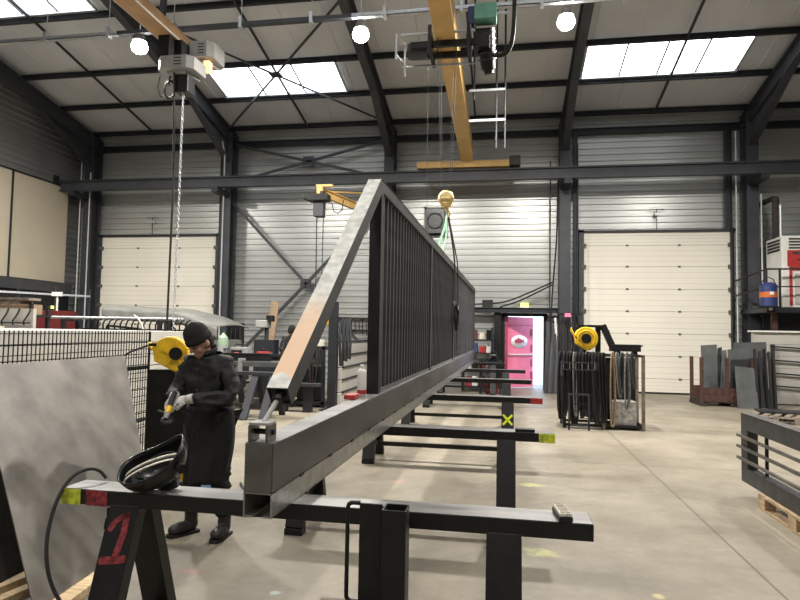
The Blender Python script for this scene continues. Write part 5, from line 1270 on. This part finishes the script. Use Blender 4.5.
MB().bar((-.24,0,.50),(-.08,0,.14),.10,.14,(0,1,0)).box((-.12,-.09,.05),(.38,.09,.17)).box((-.05,-.06,0),(.05,.06,.05)).box((.25,-.06,0),(.33,.06,.05)).obj('bracket', 'steel_black', bb_, bev=.005)
MB().box((-.20,-.02,.26),(-.12,.02,.42)).obj('label', 'light_blue', bb_); MB().cyl((.38,0,.15),(.43,0,.15),.012,n=8).obj('nozzle', 'steel_black', bb_)
hd = thing('strap_bundle', 'bundle of dark straps and pink-tagged cords behind the yellow reel by the column', 'straps', (1.62,16.8,0))
for k in range(8): MB().tube([(1.5+.07*k,16.85,2.15-.04*(k%3)),(1.49+.08*k,16.8,1.5),(1.5+.07*k,16.8,.5)], .035, 6, flat=.5).obj('strap', ['steel_black','rust_black','structure_steel'][k%3], hd, True)
MB().cbox((1.72,16.8,2.12),(.16,.08,.10)).obj('tag', 'pink', hd, True); MB().box((1.45,16.84,2.12),(2.1,16.9,2.18)).obj('hanger_bar', 'steel_black', hd, True); MB().box((1.72,16.85,2.12),(1.78,17.18,2.18)).obj('arm', 'steel_black', hd, True)

# sheet rack
shr = thing('sheet_rack', 'rusty steel rack on feet holding cut steel plates, right of the cream door', 'rack', (5.3,15.3,0))
RX0, RX1, RY0, RY1 = 4.55, 6.05, 15.0, 15.75
for x in (RX0,RX0+.55,RX0+1.1,RX1):
    for y, hh in ((RY0,1.12),(RY1,1.12)): MB().box((x-.035,y-.035,.08),(x+.035,y+.035,hh)).obj('post', 'rust', shr, True)
for y in (RY0,RY1): MB().box((RX0,y-.02,.10),(RX1,y+.02,.42)).obj('side_plate', 'rust', shr, True)
MB().box((RX0,RY0,.08),(RX1,RY1,.12)).obj('base', 'rust_black', shr, True)
for x in (RX0+.05,RX0+.7,RX1-.05): MB().box((x-.09,RY0-.06,0),(x+.09,RY1+.06,.08)).obj('foot', 'rust_black', shr, True)
random.seed(21)
PL = [(4.72,15.60,.36,1.42,0,'sheet_grey'),(5.05,15.62,.10,1.36,.05,'sheet_dark'),(5.2,15.5,.12,1.30,-.06,'sheet_grey'),(5.25,15.45,.7,1.34,.02,'sheet_grey'),(5.45,15.58,.72,1.50,0,'sheet_grey'),(5.0,15.3,.30,1.0,.08,'sheet_grey'),
      (5.30,15.22,.45,1.10,-.04,'sheet_dark'),(5.68,15.35,.32,1.15,.04,'sheet_dark')]
wd_ = ['tall grey plate at the left end','narrow dark strip near the left end','narrow grey strip beside the dark one','broad grey plate in the middle','broadest grey plate at the back','short grey plate near the front left','dark plate near the front','dark plate at the front right']
for (x, y, w_, h, t_2, mm), lb in zip(PL, wd_):
    m = MB().add([(x,y-.10,.122),(x+w_,y-.10,.122),(x+w_+t_2,y,h),(x+t_2,y,h-.03),(x,y-.088,.122),(x+w_,y-.088,.122),(x+w_+t_2,y+.012,h),(x+t_2,y+.012,h-.03)], [(0,1,2,3),(7,6,5,4),(4,5,1,0),(5,6,2,1),(6,7,3,2),(7,4,0,3)])
    single(m, 'steel_plate', mm, lb+' of the rusty sheet rack', 'steel plate', 'plates standing in the rusty rack')
m = MB().add([(5.22,14.72,0),(5.66,14.72,0),(5.66,14.93,.90),(5.24,14.93,.94),(5.22,14.732,0),(5.66,14.732,0),(5.66,14.942,.90),(5.24,14.942,.94)], [(0,1,2,3),(7,6,5,4),(4,5,1,0),(5,6,2,1),(6,7,3,2),(7,4,0,3)])
single(m, 'steel_plate', 'sheet_grey', 'grey plate leaning against the outside front of the rusty sheet rack', 'steel plate')
for k in range(9):
    x = 5.64+k*.048; h = 1.35-.03*(k%4)
    single(MB().bar((x+.02,14.78+.01*(k%2),0.002),(x+(-.03 if k%2 else .03),14.93,h),.045,.03,(0,1,0)), 'steel_strip', ['sheet_dark','steel_black','sheet_dark'][k%3], '%s of nine dark strips leaning on the right half of the rusty rack' % ['leftmost','second from left','third from left','fourth from left','middle','fourth from right','third from right','second from right','rightmost'][k], 'steel strip', 'dark strips leaning on the rack')
# white panels / cabinet
pw = thing('panel_stack', 'white sandwich panels stacked on edge with dark rails, below the heater on the right', 'cladding panels', (7.2,15.9,0))
for k in range(6): MB().box((5.88,15.85,.02+k*.285),(7.02,16.05,.02+k*.285+.28)).obj('panel', 'panel_white', pw, True, bev=.006)
MB().box((5.82,15.78,1.735),(7.05,16.1,1.775)).obj('top_cap', 'white_paint', pw, True)
for z, dz in ((1.38,.0),(1.05,.0),(.74,0),(.44,0)): MB().bar((6.2,15.78,z+.02),(7.05,15.78,z-.03),.03,.035).obj('rail', 'structure_steel', pw, True)
for x in (6.25,6.95): MB().box((x-.015,15.68,0),(x+.015,15.84,1.45)).obj('upright', 'structure_steel', pw, True)
MB().box((7.03,15.7,0),(7.10,16.1,1.80)).obj('end_post', 'steel_black', pw, True)
pw.location = pw.location + V((.13,0,0))
# dark wall zone + platform with heater
pf = thing('platform', 'dark steel platform with rail carrying the heater at the right edge', 'platform', (7.5,16.4,0))
MB().box((6.30,15.85,2.22),(9.0,17.5,2.34)).obj('deck', 'structure_steel', pf, True)
for x in (6.6,8.9):
    for y in (16.2,17.4): MB().box((x-.06,y-.06,0),(x+.06,y+.06,2.22)).obj('leg', 'rust' if (x < 7 and y < 17) else 'structure_steel', pf, True)
MB().box((6.62,16.9,0),(8.9,16.95,2.22)).obj('back_sheet', 'structure_steel', pf, True)
MB().bar((6.32,15.9,3.28),(9.0,15.9,3.28),.04,.04).bar((6.32,15.9,2.85),(9.0,15.9,2.85),.03,.03).bar((6.32,15.9,3.28),(6.10,17.3,3.10),.03,.03).bar((6.32,15.9,2.85),(6.10,17.3,2.7),.03,.03).obj('hand_rail', 'rust_black', pf, True)
for x in (6.32,6.62,8.95): MB().box((x-.02,15.88,2.34),(x+.02,15.92,3.28)).obj('rail_post', 'rust_black', pf, True)
HX = 0
ht = thing('space_heater', 'large white and red warm-air heater with louvres on the platform at the right edge', 'heater', (7.3,16.6,2.341))
MB().box((6.50,16.2,2.36),(8.1,17.1,4.14)).obj('housing', 'white_paint', ht, True, bev=.015)
MB().box((6.62,16.185,3.38),(8.1,16.2,3.78)).obj('red_panel', 'red_paint', ht, True)
MB().box((6.66,16.184,3.27),(8.1,16.199,3.37)).obj('red_sill', 'red_paint', ht, True)
MB().box((6.66,16.17,2.42),(6.72,16.2,3.27)).obj('red_trim', 'red_paint', ht, True)
MB().box((6.78,16.17,2.45),(8.05,16.2,3.2)).obj('lower_panel', 'panel_white', ht, True)
for j in range(4):
    MB().box((6.66,16.18,3.82+j*.075),(8.05,16.2,3.855+j*.075)).obj('louvre', 'steel_black', ht, True)
    MB().box((6.485,16.3,3.78+j*.08),(6.5,17.0,3.83+j*.08)).obj('louvre', 'steel_black', ht, True)
MB().box((6.73,16.17,3.68),(6.88,16.186,3.73)).obj('badge', 'structure_face', ht, True); MB().box((6.85,16.16,3.53),(6.88,16.186,3.56)).obj('knob', 'steel_black', ht, True)
fl = thing('flue_pipe', 'rusty vertical flue pipe with a pale highlight strip above the heater', 'pipe', (6.72,16.6,4.14))
MB().cyl((6.72,16.6,4.141),(6.72,16.6,5.13),.085,n=20).obj('pipe', 'rust_black', fl, True); MB().cyl((6.72,16.6,5.13),(6.72,16.6,5.20),.085,.06,n=20).tube([(6.72,16.6,5.15),(6.73,16.75,5.2),(6.74,17.2,5.22),(6.74,17.66,5.22)], .07, 12).obj('cap', 'rust_black', fl, True)
MB().cyl((6.79,16.50,4.141),(6.79,16.50,4.98),.04,n=14).obj('highlight_strip', 'galvanised', fl, True)  # pale strip on the flue, a highlight built as geometry
ht.location = ht.location + V((.30,0,.0)); fl.location = fl.location + V((.12,0,.0))
dm = thing('drum', 'blue drum with an orange band hanging beside the heater platform', 'drum', (6.30,15.7,2.40))
MB().cyl((6.20,15.72,2.36),(6.20,15.72,2.86),.19,n=26).cyl((6.20,15.72,2.86),(6.20,15.72,2.93),.19,.10,n=26).obj('body', 'blue', dm, True, bev=.008)
MB().cyl((6.20,15.72,2.57),(6.20,15.72,2.70),.194,n=26).obj('band', 'orange', dm, True); MB().box((6.15,15.518,2.63),(6.24,15.53,2.70)).obj('label', 'white_paint', dm, True)
MB().tube([(6.03,15.72,2.88),(6.10,15.72,3.02),(6.20,15.72,3.06),(6.30,15.72,3.02),(6.37,15.72,2.88)], .012, 6).obj('handle', 'steel_black', dm, True)
MB().cyl((6.20,15.60,2.36),(6.20,15.60,2.26),.04,n=10).obj('spout', 'galvanised', dm, True)
single(MB().box((5.98,15.50,2.32),(6.42,15.85,2.358)), 'drum_shelf', 'steel_black', 'small dark shelf under the blue drum', 'shelf')
MB().box
dm.location = dm.location + V((.09,0,0))
dw = single(MB().box((6.92,17.3,.0),(9.5,17.36,2.2)), 'dark_screen', 'structure_steel', 'dark sheet screen on the wall under the heater platform', 'screen')
vn = single(MB().box((6.72-.1,17.2,3.0),(7.0-.1,17.6,4.0)), 'wall_cabinet', 'structure_face', 'slim grey wall cabinet between the column and the heater', 'cabinet', bev=.01)

# right foreground gate section on pallet
sg = thing('gate_section', 'short dark gate section with three thin rods resting on a pallet at the right edge', 'gate', (2.42,6.7,.142), math.radians(.0))
gx = 2.45; ya, yb_ = 6.72, 4.0
MB().box((gx-.04,yb_,.67),(gx+.06,ya,.83)).obj('top_rail', 'gate_dark', sg, True, bev=.004)
MB().box((gx-.045,yb_,.83),(gx+.065,ya,.832)).obj('top_face', 'steel_mill', sg, True)
MB().box((gx-.04,yb_,.143),(gx+.06,ya,.29)).obj('bottom_rail', 'gate_dark', sg, True, bev=.004)
MB().box((gx-.04,ya-.16,.29),(gx+.06,ya-.0,.67)).obj('end_post', 'gate_dark', sg, True, bev=.004)
MB().box((gx+.02,6.28,.29),(gx+.045,6.305,.67)).obj('thin_upright', 'steel_black', sg, True)
MB().box((gx-.04,4.0,.29),(gx+.06,4.12,.67)).obj('end_post', 'gate_dark', sg, True, bev=.004)
for z in (.36,.475,.585): MB().box((gx-.065,yb_,z),(gx-.04,ya+.06,z+.025)).obj('rod', 'steel_mill', sg, True)
def pallet(loc, rz_, lab, L_=1.2, W_=.8, m_='pallet_wood', grp=None):
    t = thing('pallet', lab, 'pallet', loc, rz_, grp)
    for k in range(5): MB().box((-L_/2,-W_/2+k*(W_-.10)/4,.120),(L_/2,-W_/2+k*(W_-.10)/4+.10,.141)).obj('top_board', m_, t)
    for x in (-L_/2,-.07,L_/2-.14):
        for y in (-W_/2,-.05,W_/2-.10): MB().box((x,y,.02),(x+.14,y+.10,.098)).obj('block', m_, t)
        MB().box((x,-W_/2,.098),(x+.14,W_/2,.120)).obj('stringer_board', m_, t)
    for y in (-W_/2,-.05,W_/2-.10): MB().box((-L_/2,y,0),(L_/2,y+.10,.02)).obj('bottom_board', m_, t)
    return t
pallet((2.80,5.55,0), PI/2, 'light pine pallet under the dark gate section at the right edge', 1.35, .85)
pallet((5.35,12.9,0), math.radians(60), 'grey weathered pallet with dark plates, left of the two far right pallets', 1.2, .8, 'grey_wood')
pallet((6.25,12.3,0), math.radians(60), 'grey weathered pallet nearest the right edge behind the gate section', 1.2, .8, 'grey_wood')
single(MB().prism([(-.5,-.25),(.4,-.3),(.5,.2),(-.4,.3)], 'z', 0, .03).warp(lambda p: p+V((5.42,13.0,.1415))), 'steel_plate', 'sheet_dark', 'flat dark plate lying on the left far pallet', 'steel plate')
mm_ = MB().lathe([(.16,0),(.26,.0),(.26,.06),(.16,.06),(.16,0)], (6.05,12.5,.1415), 24, cap=False); single(mm_, 'metal_ring', 'sheet_dark', 'dark ring-shaped metal part lying on the right far pallet', 'metal part')
single(MB().box((6.2,11.95,.1415),(6.75,12.25,.18)), 'steel_plate', 'sheet_dark', 'flat dark plate lying on the right far pallet', 'steel plate')
